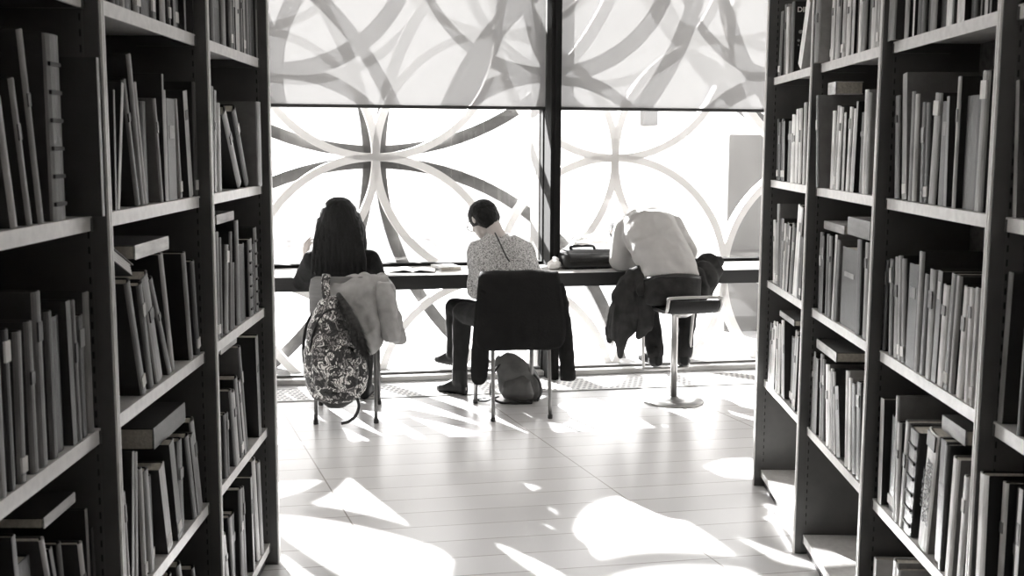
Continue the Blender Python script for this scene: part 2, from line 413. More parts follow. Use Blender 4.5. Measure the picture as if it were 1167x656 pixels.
# every upright book: along the shelf, thickness, setback, height, lean, spine tone (light included), cover tone (shade included), depth, detail
BOOKS = [
 (('L', 1, 1), [(0.4957,0.0225,0.0353,0.23,-0.1945,6,1,0.158,''), (0.5667,0.0201,0.0366,0.265,-0.1958,5,1,0.154,''), (0.6197,0.0211,0.0361,0.354,-0.1693,5,1,0.198,''), (0.6799,0.075,0.0342,0.355,0,4,2,0.205,'band'), (0.8461,0.0162,-0.0019,0.322,0,5,2,0.202,'')]),
 (('L', 1, 2), [(0.3879,0.0304,0.0343,0.29,0,5,1,0.155,''), (0.431,0.028,0.0357,0.285,0,1,1,0.191,'lab'), (0.4723,0.0311,0.0345,0.273,0.0304,4,1,0.161,''), (0.5355,0.0289,0.0365,0.283,0,4,2,0.197,''), (0.5749,0.0348,0.0363,0.332,0,4,2,0.2,''), (0.6336,0.0294,0.0379,0.287,0,3,1,0.152,''), (0.665,0.0587,0.0471,0.27,0,1,0,0.167,''), (0.7364,0.0247,0.0374,0.294,-0.0289,3,1,0.164,''), (0.7636,0.0212,0.0346,0.292,-0.0354,4,1,0.156,''), (0.7868,0.0427,0.0371,0.255,0,2,1,0.163,''), (0.8332,0.0269,0.0352,0.298,0,5,2,0.191,'')]),
 (('L', 1, 3), [(0.4553,0.018,0.0377,0.377,-0.0795,2,1,0.198,''), (0.4753,0.0625,0.0537,0.305,0,0,1,0.169,''), (0.6305,0.019,0.035,0.336,-0.26,6,2,0.189,''), (0.717,0.0154,0.0611,0.281,-0.26,4,1,0.154,''), (0.7591,0.0208,0.0752,0.254,-0.1147,4,1,0.175,''), (0.8094,0.0199,0.0474,0.24,-0.1596,7,2,0.172,''), (0.8407,0.0155,0.0564,0.29,-0.0226,6,1,0.154,''), (0.8618,0.0132,0.052,0.242,-0.0317,3,1,0.158,'')]),
 (('L', 2, 0), [(1.0777,0.0239,0.0353,0.28,0,3,1,0.185,''), (1.1036,0.0405,0.0375,0.235,0,1,0,0.181,''), (1.1508,0.0208,0.0363,0.258,0,6,1,0.173,''), (1.1736,0.0724,0.0413,0.234,0,1,1,0.184,''), (1.2549,0.0413,0.0378,0.277,0,5,1,0.174,''), (1.2982,0.0678,0.0389,0.228,0,1,1,0.152,''), (1.3752,0.0269,0.0342,0.263,0,3,1,0.185,''), (1.4041,0.0682,0.0472,0.231,0,0,0,0.161,''), (1.4786,0.0362,0.038,0.262,0,6,1,0.191,''), (1.5312,0.0207,0.0355,0.233,0,3,1,0.183,''), (1.5729,0.0256,0.0358,0.212,0,4,1,0.158,''), (1.6005,0.0718,0.0468,0.21,0,0,1,0.185,''), (1.678,0.0182,0.0342,0.219,0,4,1,0.188,''), (1.6982,0.0652,0.0526,0.212,0,2,1,0.16,''), (1.7713,0.0097,0.035,0.22,0,2,2,0.17,'')]),
 (('L', 3, 0), [(2.0086,0.0336,0.0365,0.218,0,4,2,0.153,''), (2.0442,0.0955,0.0452,0.184,0,0,1,0.157,''), (2.1469,0.0424,0.0348,0.215,0,5,3,0.158,''), (2.1913,0.0495,0.0517,0.186,0,0,0,0.188,''), (2.2454,0.0335,0.0342,0.237,0,4,2,0.15,''), (2.2799,0.0351,0.0342,0.236,0,3,2,0.15,''), (2.3229,0.032,0.0344,0.222,0,6,1,0.168,''), (2.3559,0.0273,0.0344,0.22,0,7,1,0.168,''), (2.3852,0.0336,0.041,0.191,0,1,1,0.179,''), (2.4245,0.030600000000000002,0.0375,0.212,0,4,1,0.181,''), (2.4561,0.032,0.0375,0.206,0,5,1,0.181,''), (2.5025,0.0405,0.035,0.222,0,3,2,0.167,''), (2.544,0.0335,0.035,0.219,0,2,2,0.167,''), (2.5795,0.0656,0.0403,0.202,0,1,1,0.141,''), (2.6528,0.0282,0.0345,0.239,0,5,1,0.192,'')]),
 (('L', 2, 1), [(1.0406,0.0121,0.0341,0.267,0.0528,3,1,0.164,''), (1.0576,0.0178,0.035,0.29,0.215,6,1,0.185,''), (1.2165,0.0249,0.0378,0.302,-0.26,4,1,0.202,''), (1.2527,0.0242,0.0377,0.36,-0.191,5,1,0.229,''), (1.2918,0.0181,0.0418,0.297,-0.1878,6,1,0.168,''), (1.3119,0.0493,0.0509,0.252,0,2,0,0.162,''), (1.4082,0.0198,0.0349,0.262,-0.1509,5,3,0.161,''), (1.44,0.0162,0.0348,0.325,0,4,1,0.19,''), (1.4603,0.0246,0.0365,0.286,0,6,2,0.195,''), (1.4869,0.0769,0.0376,0.266,0,2,1,0.16,''), (1.5966,0.0243,0.0374,0.268,-0.094,5,3,0.174,''), (1.6837,0.043,0.0366,0.293,-0.125,6,1,0.19,''), (1.751,0.0247,0.0343,0.322,0.0193,3,1,0.213,'')]),
 (('L', 3, 1), [(1.9546,0.031599999999999996,0.0378,0.321,0.0789,5,3,0.216,''), (1.9872,0.0295,0.0378,0.311,0.0789,4,3,0.216,''), (2.034,0.0435,0.0347,0.274,0.0177,6,1,0.156,''), (2.316,0.048,0.0346,0.313,-0.85,5,0,0.225,''), (2.449,0.044,0.0372,0.311,-0.7149,3,1,0.187,''), (2.5215,0.075,0.0093,0.296,0,4,3,0.199,'')]),
 (('L', 2, 2), [(1.1924,0.0349,0.0341,0.299,-0.3383,4,1,0.19,''), (1.266,0.0337,0.0369,0.275,-0.26,3,1,0.155,''), (1.3265,0.0551,0.037,0.295,-0.3555,5,1,0.157,''), (1.4388,0.0252,0.0379,0.304,-0.5478,4,1,0.19,''), (1.4804,0.0267,0.0415,0.329,-0.2457,6,1,0.181,''), (1.6437,0.0288,0.0349,0.309,-0.1595,5,0,0.205,''), (1.7267,0.0354,0.0371,0.276,-0.1373,2,1,0.166,'')]),
 (('L', 3, 2), [(1.9687,0.0403,0.0362,0.334,0.0316,4,3,0.222,''), (2.01,0.0337,0.0362,0.314,0.0316,2,3,0.222,''), (2.0708,0.042,0.0342,0.284,0.1179,5,2,0.187,'lab'), (2.1507,0.0257,0.0376,0.321,0.1056,4,1,0.213,''), (2.1829,0.0328,0.0373,0.217,0.0778,4,1,0.176,''), (2.2346,0.0268,0.0478,0.186,0,0,1,0.174,''), (2.2652,0.0453,0.0373,0.351,0,4,1,0.224,''), (2.3125,0.1269,0.0452,0.263,0,0,0,0.15,''), (2.4546,0.0607,0.0345,0.273,-0.0226,4,0,0.158,'band'), (2.5173,0.0365,0.0379,0.249,0,0,0,0.162,''), (2.5683,0.0415,0.036,0.306,-0.0397,4,1,0.224,'band'), (2.6128,0.06,0.0623,0.235,0,1,0,0.161,'')]),
 (('L', 2, 3), [(1.0072,0.0213,0.0358,0.327,-0.0287,6,1,0.207,''), (1.0372,0.0187,0.0359,0.269,-0.0588,6,1,0.197,''), (1.057,0.0189,0.0368,0.344,0.1234,4,1,0.224,''), (1.0896,0.0301,0.0378,0.333,0.0938,5,1,0.193,''), (1.1595,0.0275,0.0362,0.285,-0.0335,6,1,0.197,''), (1.2162,0.0375,0.0374,0.269,-0.0935,5,1,0.157,''), (1.2557,0.035,0.0496,0.235,0,1,1,0.184,''), (1.3532,0.0484,0.0345,0.248,-0.2359,6,2,0.172,''), (1.4532,0.0433,0.0343,0.286,-0.207,3,2,0.162,''), (1.4985,0.0524,0.0402,0.262,0,2,1,0.148,''), (1.6276,0.0357,0.0343,0.264,-0.26,3,1,0.183,''), (1.6643,0.0329,0.0343,0.253,-0.26,4,1,0.183,''), (1.7007,0.0399,0.0371,0.291,-0.26,5,1,0.195,'')]),
 (('L', 3, 3), [(2.0218,0.0313,0.0361,0.209,-0.0207,0,2,0.167,''), (2.0541,0.0301,0.0361,0.208,-0.0207,2,2,0.167,''), (2.1619,0.028,0.0348,0.272,-0.2091,4,2,0.166,''), (2.1909,0.0383,0.0348,0.258,-0.2091,6,2,0.166,''), (2.2652,0.0393,0.0369,0.296,-0.26,4,0,0.151,''), (2.3075,0.0293,0.0369,0.278,-0.26,5,0,0.151,''), (2.3421,0.0293,0.0362,0.39,-0.2196,3,3,0.202,''), (2.5403,0.0486,0.0341,0.374,-0.073,4,0,0.197,'')]),
 (('L', 2, 4), [(1.455,0.0317,0.0357,0.4,-0.26,2,1,0.226,''), (1.5884,0.0346,0.0493,0.374,-0.26,4,2,0.193,''), (1.7088,0.0283,0.0466,0.312,-0.26,2,1,0.226,'')]),
 (('L', 3, 4), [(2.0295,0.0358,0.0363,0.286,-0.2295,8,1,0.185,''), (2.0912,0.0299,0.0344,0.316,-0.1295,5,1,0.183,''), (2.1231,0.0882,0.0524,0.288,0,1,1,0.161,''), (2.2254,0.0426,0.0368,0.355,-0.032,3,0,0.201,''), (2.269,0.0314,0.0368,0.348,-0.032,4,0,0.201,''), (2.3024,0.0634,0.0544,0.307,0,1,0,0.187,''), (2.3911,0.0295,0.0343,0.349,-0.0476,5,1,0.227,''), (2.4897,0.0469,0.0365,0.393,-0.1309,6,1,0.22,''), (2.552,0.0402,0.0343,0.363,-0.0971,5,1,0.223,''), (2.5952,0.06,0.0626,0.237,0,0,1,0.153,'')]),
 (('R', 0, 1), [(-0.0612,0.0189,0.0367,0.298,0.0816,6,2,0.164,'')]),
 (('R', 0, 2), [(-0.1532,0.0185,0.0341,0.338,-0.0242,2,1,0.181,''), (-0.043,0.0202,0.036,0.343,-0.0444,5,1,0.229,'')]),
 (('R', 0, 3), [(-0.1852,0.0203,0.0361,0.357,0,7,1,0.192,''), (-0.1629,0.0576,0.0529,0.343,0,1,1,0.151,''), (-0.0991,0.0251,0.0358,0.345,0,7,0,0.213,''), (-0.0728,0.0449,0.0046,0.351,0.0283,9,0,0.213,'')]),
 (('R', 1, 0), [(0.1411,0.0116,0.0348,0.228,0,4,0,0.194,''), (0.1633,0.0204,0.0346,0.268,0,6,1,0.199,''), (0.2054,0.009,0.0373,0.289,0,4,1,0.151,''), (0.2444,0.0188,0.0375,0.26,0,2,1,0.172,''), (0.2652,0.0505,0.0471,0.193,0,1,1,0.171,''), (0.3198,0.018,0.0367,0.214,0,8,0,0.169,''), (0.3499,0.0333,0.0379,0.25,0,8,1,0.18,''), (0.3869,0.0126,0.0342,0.265,0,3,1,0.159,''), (0.4096,0.0412,0.034,0.232,0,8,1,0.168,''), (0.4528,0.0883,0.0542,0.227,0,1,1,0.185,''), (0.5452,0.0423,0.0379,0.236,0,5,0,0.166,''), (0.5895,0.0321,0.0473,0.205,0,2,0,0.154,''), (0.6274,0.0259,0.0375,0.213,0,3,0,0.161,''), (0.6553,0.0422,0.0388,0.207,0,2,1,0.175,''), (0.7033,0.0155,0.0353,0.225,0,7,0,0.154,''), (0.7208,0.0509,0.0533,0.216,0,0,1,0.169,''), (0.7774,0.0276,0.0366,0.232,0,6,0,0.162,''), (0.8136,0.069,0.0104,0.272,0,4,1,0.191,'')]),
 (('R', 1, 1), [(0.1527,0.045,0.0376,0.331,-0.0235,5,1,0.214,'lab'), (0.1997,0.115,0.0485,0.278,0,2,1,0.18,''), (0.3232,0.0189,0.0368,0.327,0,6,0,0.191,''), (0.3702,0.0195,0.0341,0.281,0.0519,4,1,0.157,''), (0.4063,0.0456,0.0405,0.27,0,1,1,0.172,''), (0.4746,0.0507,0.0354,0.293,-0.056,5,0,0.155,'lab'), (0.5311,0.0319,0.0373,0.271,0.0494,0,1,0.178,''), (0.564,0.0355,0.0373,0.273,0.0494,2,1,0.178,''), (0.6351,0.026799999999999997,0.0365,0.298,0.0303,6,3,0.211,''), (0.6629,0.0349,0.0365,0.306,0.0303,4,3,0.211,''), (0.7058,0.0407,0.0367,0.362,0.122,5,3,0.204,''), (0.7797,0.0382,0.034,0.3,0.114,4,1,0.22,'')]),
 (('R', 1, 2), [(0.1193,0.0274,0.0343,0.286,0,6,1,0.157,''), (0.1565,0.0294,0.035,0.281,0,7,1,0.187,''), (0.2038,0.0384,0.0352,0.279,-0.0624,7,1,0.178,''), (0.2622,0.0286,0.034,0.3,-0.0627,5,1,0.183,''), (0.2918,0.0377,0.034,0.301,-0.0627,4,1,0.183,''), (0.3381,0.0449,0.0351,0.266,-0.0498,7,1,0.184,''), (0.3898,0.0346,0.0368,0.297,-0.0507,3,1,0.184,''), (0.4314,0.0464,0.0352,0.295,0,5,1,0.176,''), (0.4887,0.0369,0.0359,0.277,-0.0274,3,1,0.173,''), (0.5331,0.0334,0.0345,0.333,0,5,1,0.225,''), (0.5685,0.0774,0.0377,0.292,0,1,1,0.147,''), (0.6499,0.0359,0.0348,0.298,0.1129,4,0,0.229,''), (0.6868,0.029,0.0348,0.304,0.1129,5,0,0.229,''), (0.7242,0.0463,0.0377,0.296,0.0865,5,1,0.151,''), (0.7757,0.0352,0.0358,0.286,0.0957,3,1,0.191,''), (0.856,0.025,0.0379,0.278,0.0036,1,0,0.172,'')]),
 (('R', 1, 3), [(0.139,0.0304,0.0349,0.291,-0.0511,9,3,0.195,''), (0.2131,0.0418,0.0359,0.315,-0.0552,7,3,0.181,''), (0.2713,0.0266,0.034,0.334,-0.0221,2,1,0.205,''), (0.2999,0.0442,0.0435,0.334,0,0,1,0.186,''), (0.395,0.075,0.0358,0.337,-0.1376,8,4,0.195,'handbook'), (0.5219,0.075,0.0346,0.306,-0.082,1,1,0.197,'band'), (0.6015,0.033,0.0353,0.314,-0.0617,6,4,0.222,''), (0.6387,0.0337,0.034,0.293,0.0569,6,1,0.188,''), (0.6767,0.0258,0.0374,0.363,0.0443,5,3,0.186,''), (0.7189,0.0824,0.0522,0.287,0,0,1,0.154,''), (0.81,0.0374,0.0377,0.324,0.0443,7,1,0.216,'')]),
 (('R', 1, 4), [(0.6348,0.026,0.0377,0.307,-0.0789,8,5,0.192,''), (0.6618,0.037,0.0377,0.32,-0.0789,9,5,0.192,''), (0.8264,0.027,0.0351,0.26,-0.0268,9,6,0.176,'')]),
 (('R', 2, 0), [(1.0575,0.023,0.037,0.212,0,6,1,0.17,''), (1.0862,0.0243,0.0362,0.28,0,6,1,0.16,''), (1.1155,0.0397,0.0377,0.216,0,7,1,0.171,''), (1.1572,0.0453,0.0441,0.2,0,1,0,0.149,''), (1.2091,0.0492,0.0346,0.259,0,4,1,0.193,''), (1.2733,0.028,0.0376,0.249,0,8,0,0.178,''), (1.3033,0.0313,0.0421,0.201,0,1,0,0.177,''), (1.3397,0.0347,0.0357,0.224,0,6,0,0.164,''), (1.3764,0.0365,0.0439,0.207,0,2,1,0.157,''), (1.4177,0.042,0.037,0.23,0,7,0,0.183,''), (1.4715,0.0359,0.035,0.242,0,6,1,0.174,''), (1.5353,0.0249,0.0345,0.252,0,5,2,0.182,''), (1.5612,0.04,0.0345,0.264,0,6,2,0.182,''), (1.6032,0.0235,0.0461,0.209,0,1,0,0.154,''), (1.6318,0.0389,0.036,0.216,0,7,0,0.191,''), (1.6727,0.03,0.0436,0.197,0,1,0,0.146,''), (1.7069,0.0702,-0.0002,0.254,0,4,4,0.167,'')]),
 (('R', 3, 0), [(2.1359,0.0656,0.0357,0.28,-0.5,8,5,0.188,'plain'), (2.3208,0.0441,0.0372,0.294,0.0508,3,0,0.198,'diet'), (2.419,0.036199999999999996,0.036,0.285,0.0792,7,6,0.184,''), (2.4562,0.0378,0.036,0.301,0.0792,4,6,0.184,''), (2.5517,0.0293,0.0377,0.28,-0.0725,3,2,0.196,''), (2.582,0.0447,0.0377,0.281,-0.0725,4,2,0.196,'')]),
 (('R', 2, 1), [(1.1022,0.036199999999999996,0.0344,0.323,0.0271,5,4,0.221,''), (1.1394,0.0307,0.0344,0.334,0.0271,7,4,0.221,''), (1.1803,0.0671,0.0434,0.264,0,0,0,0.167,''), (1.2714,0.0223,0.0368,0.301,-0.0571,5,0,0.222,''), (1.2992,0.034,0.0376,0.278,-0.0588,7,1,0.154,''), (1.3562,0.0291,0.0371,0.286,-0.0587,8,1,0.15,''), (1.3912,0.032,0.0345,0.269,0,6,1,0.178,''), (1.4252,0.0268,0.0413,0.24,0,1,1,0.166,''), (1.4741,0.034,0.0342,0.289,-0.0593,8,2,0.186,''), (1.5091,0.0349,0.0342,0.295,-0.0593,6,2,0.186,''), (1.5696,0.0389,0.0378,0.28,0,8,1,0.181,''), (1.6269,0.0318,0.0001,0.339,0.1487,3,3,0.202,''), (1.7121,0.06,0.0561,0.202,0,1,1,0.142,'')]),
 (('R', 3, 1), [(2.0111,0.0398,0.0349,0.325,0.0464,6,1,0.201,''), (2.0913,0.0495,0.0355,0.304,0.0606,7,1,0.205,''), (2.1458,0.0456,0.0368,0.304,0.0461,7,1,0.216,''), (2.2085,0.0357,0.0354,0.281,0,7,1,0.17,''), (2.2452,0.0383,0.0354,0.285,0,8,1,0.17,''), (2.2855,0.0957,0.0402,0.259,0,1,0,0.188,''), (2.3865,0.0357,0.034,0.259,0.1015,1,0,0.165,''), (2.4232,0.0383,0.034,0.269,0.1015,0,0,0.165,''), (2.4999,0.042499999999999996,0.0374,0.256,0.1,1,0,0.153,''), (2.5434,0.0315,0.0374,0.272,0.1,0,0,0.153,''), (2.6051,0.06,0.0579,0.215,0,1,0,0.152,'')]),
 (('R', 2, 2), [(1.059,0.0414,0.0368,0.311,0.0289,5,1,0.189,''), (1.1321,0.054,0.0358,0.313,0.0584,2,1,0.216,''), (1.206,0.2014,0.0449,0.272,0,2,1,0.189,''), (1.4347,0.027299999999999998,0.0353,0.291,-0.0502,4,3,0.186,''), (1.463,0.031,0.0353,0.306,-0.0502,6,3,0.186,''), (1.5198,0.033299999999999996,0.0343,0.295,0.0472,4,1,0.158,''), (1.5541,0.0407,0.0343,0.3,0.0472,2,1,0.158,''), (1.6263,0.0331,0.0348,0.286,0.0413,2,1,0.183,''), (1.6604,0.0395,0.0348,0.298,0.0413,3,1,0.183,''), (1.7152,0.06,0.051,0.233,0,1,1,0.146,'')]),
 (('R', 3, 2), [(1.9974,0.0278,0.0355,0.253,-0.0804,0,1,0.195,''), (2.0262,0.0367,0.0355,0.258,-0.0804,2,1,0.195,''), (2.0796,0.0327,0.0341,0.374,-0.1429,9,2,0.201,''), (2.1133,0.0413,0.0341,0.381,-0.1429,8,2,0.201,''), (2.1821,0.030600000000000002,0.0372,0.282,-0.1216,3,1,0.188,''), (2.2137,0.0303,0.0372,0.298,-0.1216,5,1,0.188,''), (2.253,0.0344,0.0342,0.281,-0.1344,6,1,0.152,''), (2.2884,0.0376,0.0342,0.294,-0.1344,3,1,0.152,''), (2.3354,0.031599999999999996,0.0343,0.286,-0.0231,7,1,0.226,''), (2.368,0.0424,0.0343,0.304,-0.0231,4,1,0.226,''), (2.4124,0.0416,0.0362,0.301,0,1,1,0.179,''), (2.4593,0.0394,0.035,0.361,0.0905,5,3,0.217,''), (2.5187,0.0334,0.0376,0.274,0.1228,6,1,0.167,''), (2.5531,0.0325,0.0376,0.285,0.1228,7,1,0.167,''), (2.6236,0.0534,0.0657,0.242,0,1,0,0.152,'')]),
 (('R', 2, 3), [(1.0468,0.0535,0.0346,0.319,0.1068,2,1,0.2,''), (1.1057,0.053,0.0366,0.3,0.142,2,1,0.174,''), (1.1699,0.0314,0.0362,0.31,0.1066,8,5,0.188,''), (1.2023,0.0426,0.0362,0.326,0.1066,6,5,0.188,''), (1.2942,0.0486,0.0357,0.249,0.26,4,1,0.155,''), (1.3588,0.0251,0.0343,0.292,0.1975,6,1,0.181,''), (1.3849,0.033,0.0343,0.297,0.1975,5,1,0.181,''), (1.4307,0.0308,0.0348,0.28,0.1562,7,4,0.171,''), (1.4625,0.0432,0.0348,0.296,0.1562,8,4,0.171,''), (1.5495,0.0321,0.038,0.302,0.078,3,1,0.229,''), (1.5826,0.0419,0.038,0.315,0.078,4,1,0.229,''), (1.6469,0.0405,0.0347,0.289,0.0278,4,1,0.187,''), (1.6884,0.0279,0.0347,0.308,0.0278,3,1,0.187,''), (1.7232,0.0288,0.0358,0.284,0.0034,3,1,0.195,'')]),
 (('R', 3, 3), [(2.0345,0.0336,0.0373,0.314,-0.084,5,1,0.222,''), (2.0691,0.0404,0.0373,0.331,-0.084,6,1,0.222,''), (2.1115,0.1234,0.054,0.284,0,1,0,0.142,''), (2.2464,0.0331,0.0377,0.315,0.1481,5,1,0.182,''), (2.2805,0.0409,0.0377,0.332,0.1481,7,1,0.182,''), (2.3597,0.037399999999999996,0.0352,0.307,0.0478,8,1,0.186,''), (2.3981,0.0366,0.0352,0.311,0.0478,7,1,0.186,''), (2.4582,0.0342,0.0348,0.287,-0.0282,9,1,0.229,''), (2.4934,0.0398,0.0348,0.301,-0.0282,8,1,0.229,''), (2.5502,0.030899999999999997,0.0363,0.263,-0.0866,7,1,0.197,''), (2.5821,0.0431,0.0363,0.281,-0.0866,4,1,0.197,''), (2.6282,0.0488,0.052,0.228,0,1,0,0.159,'')]),
]
FLAT_BOOKS = [
 ('L', 1, 3, 0.602, 0.766, 0.05, 0.331, 0.022, 0.17, 6, 1),
 ('L', 2, 2, 1.221, 1.509, 0.05, 0.327, 0.035, 0.2, 8, 2),
 ('L', 3, 2, 2.07, 2.314, 0.055, 0.352, 0.03, 0.2, 6, 1),
 ('L', 2, 3, 1.317, 1.617, 0.05, 0.29, 0.055, 0.2, 3, 1),
 ('L', 3, 3, 2.096, 2.331, 0.06, 0.388, 0.05, 0.2, 6, 1),
 ('R', 2, 2, 1.454, 1.754, 0.06, 0.308, 0.03, 0.2, 6, 5),
 ('R', 2, 2, 1.102, 1.375, 0.05, 0.317, 0.06, 0.2, 4, 4),
 ('R', 2, 3, 1.455, 1.755, 0.05, 0.318, 0.035, 0.22, 7, 2),
 ('R', 3, 3, 2.16, 2.46, 0.05, 0.335, 0.025, 0.2, 6, 1),
 ('R', 1, 3, 0.22, 0.389, 0.06, 0.345, 0.04, 0.2, 5, 2),
 ('R', 2, 1, 1.621, 1.733, 0.05, 0.341, 0.045, 0.1, 9, 8),
]
# ------------------------------------------------------------------ bookcases
CASES = {'L': dict(o=(-.8267, 1.4849), yaw=-.0227, sg=-1, z=[1.905, 1.449, .994, .537, .085], k0=0, k1=3),
         'R': dict(o=(1.0614, 2.5271), yaw=.0328, sg=1, z=[1.906, 1.446, .983, .516, .080], k0=-1, k1=3)}
TOPZ = 2.40
M_back = mat('bookcase back panel', .26, .5, 0, .4, .35, 45, .1, 120)
for key, c in CASES.items():
    dx, dy = math.sin(c['yaw']), math.cos(c['yaw'])
    c['D'] = V((dx, dy, 0)); c['n'] = V((dy, -dx, 0)) * c['sg']; c['O'] = V((*c['o'], 0))
    r = empty('bookcase', c['O'], -c['yaw']); c['root'] = r
    tag(r, {'L': 'long grey metal library bookcase on the left side of the aisle', 'R': 'long grey metal library bookcase on the right side of the aisle'}[key], 'bookcase')
    sg = c['sg']
    def B(bm, s0, t0, z0, s1, t1, z1, bev=0., mi=0):
        a, b = sorted((sg * t0, sg * t1)); box(bm, (a, s0, z0), (b, s1, z1), bev, None, mi)
    for k in range(c['k0'], c['k1'] + 1):
        s = .9 * k; hw = .013 if c['k0'] < k < c['k1'] else .017
        bm = NB(); B(bm, s - hw, .004, 0, s + hw, .30, TOPZ, .002)
        u = build('upright', bm, M_steel, r)
        bm = NB(); B(bm, s - hw * .8, -.001, 0, s - hw * .15, .006, TOPZ, .001); build('front_edge', bm, M_lip, u)  # pale strips paint the bright glint along the post front
        bm = NB(); B(bm, s + hw * .15, -.001, 0, s + hw * .8, .006, TOPZ, .001); build('front_edge', bm, M_lip, u)
        for side in (-1, 1):
            if (k == c['k0'] and side < 0) or (k == c['k1'] and side > 0): continue
            bm = NB(); y0, y1 = sorted((s + side * hw, s + side * (hw + .0012)))
            B(bm, y0, .037, .1, y1, .048, TOPZ - .05)
            z = .12
            y0, y1 = sorted((s + side * hw, s + side * (hw + .0018)))
            while z < TOPZ - .07:
                B(bm, y0, .0405, z, y1, .0445, z + .015, 0, 1); z += .032
            build('slot_strip', bm, [M_steel, M_slot], u)
    for k in range(c['k0'], c['k1']):
        s0, s1 = .9 * k + .016, .9 * (k + 1) - .016
        bm = NB(); B(bm, s0, .288, .03, s1, .296, TOPZ); build('back_panel', bm, M_back, r)
        for z in c['z'] + [TOPZ - .01]:
            bm = NB(); B(bm, s0, .033, z - .032, s1, .036, z, .001); B(bm, s0, .034, z - .004, s1, .286, z); B(bm, s0, .036, z - .032, s1, .040, z - .028)
            sh = build('shelf', bm, M_lip, r)
            if 0 <= z < 2.2:
                for e in (s0 + .001, s1 - .012):
                    bm = NB(); B(bm, e, .031, z - .033, e + .011, .20, z - .0045, .0008); build('shelf_bracket', bm, M_steel, sh)
        bm = NB(); B(bm, s0, .050, 0, s1, .060, .05, .001); build('plinth', bm, mat('plinth dark', .05, .6), r)

# ------------------------------------------------------------------ books
TONE = [.009, .015, .032, .066, .12, .22, .38, .56, .75, .88]  # own colour plus painted window light on spines, shade on covers
def tone(t, kind):
    t = max(0, min(9, t)); v = TONE[t]
    if kind == 's': return mat('book lit spine tone %d' % t, v, .36, 0, .55, .34, 45, .12, 300, (1, 1, .22))
    return mat('book shaded cover tone %d' % t, v * .62 + .004, .5, 0, .4, .15, 25, .06, 200)  # same tone darkened, as boards face away from the windows
M_band = mat('binding band', .02, .6); M_tag = mat('paper shelf tag', .72, .7, 0, .3, .06, 50)
def book_bm(T, H, Dp, rounded, board=.0026):
    """cover: two boards and a spine (slot 0 spine, 1 boards), base at z 0, spine at x 0, thickness along y"""
    bm = NB(); n = 6
    out = []
    for i in range(n + 1):
        a = math.pi * (i / n - .5)
        bulge = min(.008, T * .28) if rounded else .0008
        out.append((bulge - bulge * math.cos(a), T / 2 * math.sin(a) / 1.0))
    inn = [(x + board, y * (1 - 2 * board / T)) for x, y in out]
    outer = [(Dp, -T / 2)] + out + [(Dp, T / 2)]; inner = [(Dp, -T / 2 + board)] + inn + [(Dp, T / 2 - board)]
    lo = [bm.verts.new((x, y, 0)) for x, y in outer]; hi = [bm.verts.new((x, y, H)) for x, y in outer]
    li = [bm.verts.new((x, y, 0)) for x, y in inner]; hj = [bm.verts.new((x, y, H)) for x, y in inner]
    m = len(outer)
    for i in range(m - 1):
        mi = 0 if 0 < i < m - 2 else 1
        for f in ((lo[i], lo[i + 1], hi[i + 1], hi[i]), (li[i + 1], li[i], hj[i], hj[i + 1]), (hi[i], hi[i + 1], hj[i + 1], hj[i]), (lo[i + 1], lo[i], li[i], li[i + 1])):
            fc = bm.faces.new(f); fc.material_index = mi
    for i in (0, m - 1):
        fc = bm.faces.new((lo[i], hi[i], hj[i], li[i])); fc.material_index = 1
    bmesh.ops.recalc_face_normals(bm, faces=bm.faces)
    return bm
SIZEW = lambda H: 'towering' if H > .345 else 'tall' if H > .305 else 'medium' if H > .26 else 'short'
TW = ['black', 'black', 'charcoal', 'dark grey', 'grey', 'grey', 'light grey', 'pale', 'white', 'white']
ORD = ['', 'first', 'second', 'third', 'fourth', 'fifth', 'sixth', 'seventh', 'eighth', 'ninth', 'tenth', 'eleventh', 'twelfth', 'thirteenth', 'fourteenth', 'fifteenth', 'sixteenth', 'seventeenth', 'eighteenth', 'nineteenth', 'twentieth', 'twenty-first', 'twenty-second']
SHW = ['first', 'second', 'third', 'fourth', 'bottom']
BAYW = {('L', 1): 'nearest left bay', ('L', 2): 'middle left bay', ('L', 3): 'farthest left bay',
        ('R', 0): 'nearest right bay', ('R', 1): 'second right bay', ('R', 2): 'third right bay', ('R', 3): 'farthest right bay'}
def lettering(name, body, size, loc, rot, m, parent, spacing=1.):
    cu = bpy.data.curves.new(name, 'FONT'); cu.body = body; cu.size = size; cu.extrude = .0003; cu.align_x = 'CENTER'; cu.align_y = 'CENTER'; cu.space_line = spacing; cu.offset = size * .02
    t = bpy.data.objects.new(name, cu); COL.objects.link(t); bpy.context.view_layer.update()
    me = bpy.data.meshes.new_from_object(t.evaluated_get(bpy.context.evaluated_depsgraph_get()))
    bpy.data.objects.remove(t); bpy.data.curves.remove(cu); me.materials.clear(); me.materials.append(m)
    o = link(bpy.data.objects.new(name, me), parent); o.location = loc; o.rotation_euler = rot
    return o
M_ink = mat('printed black ink', .015, .6); M_white_ink = mat('printed white ink', .75, .6)
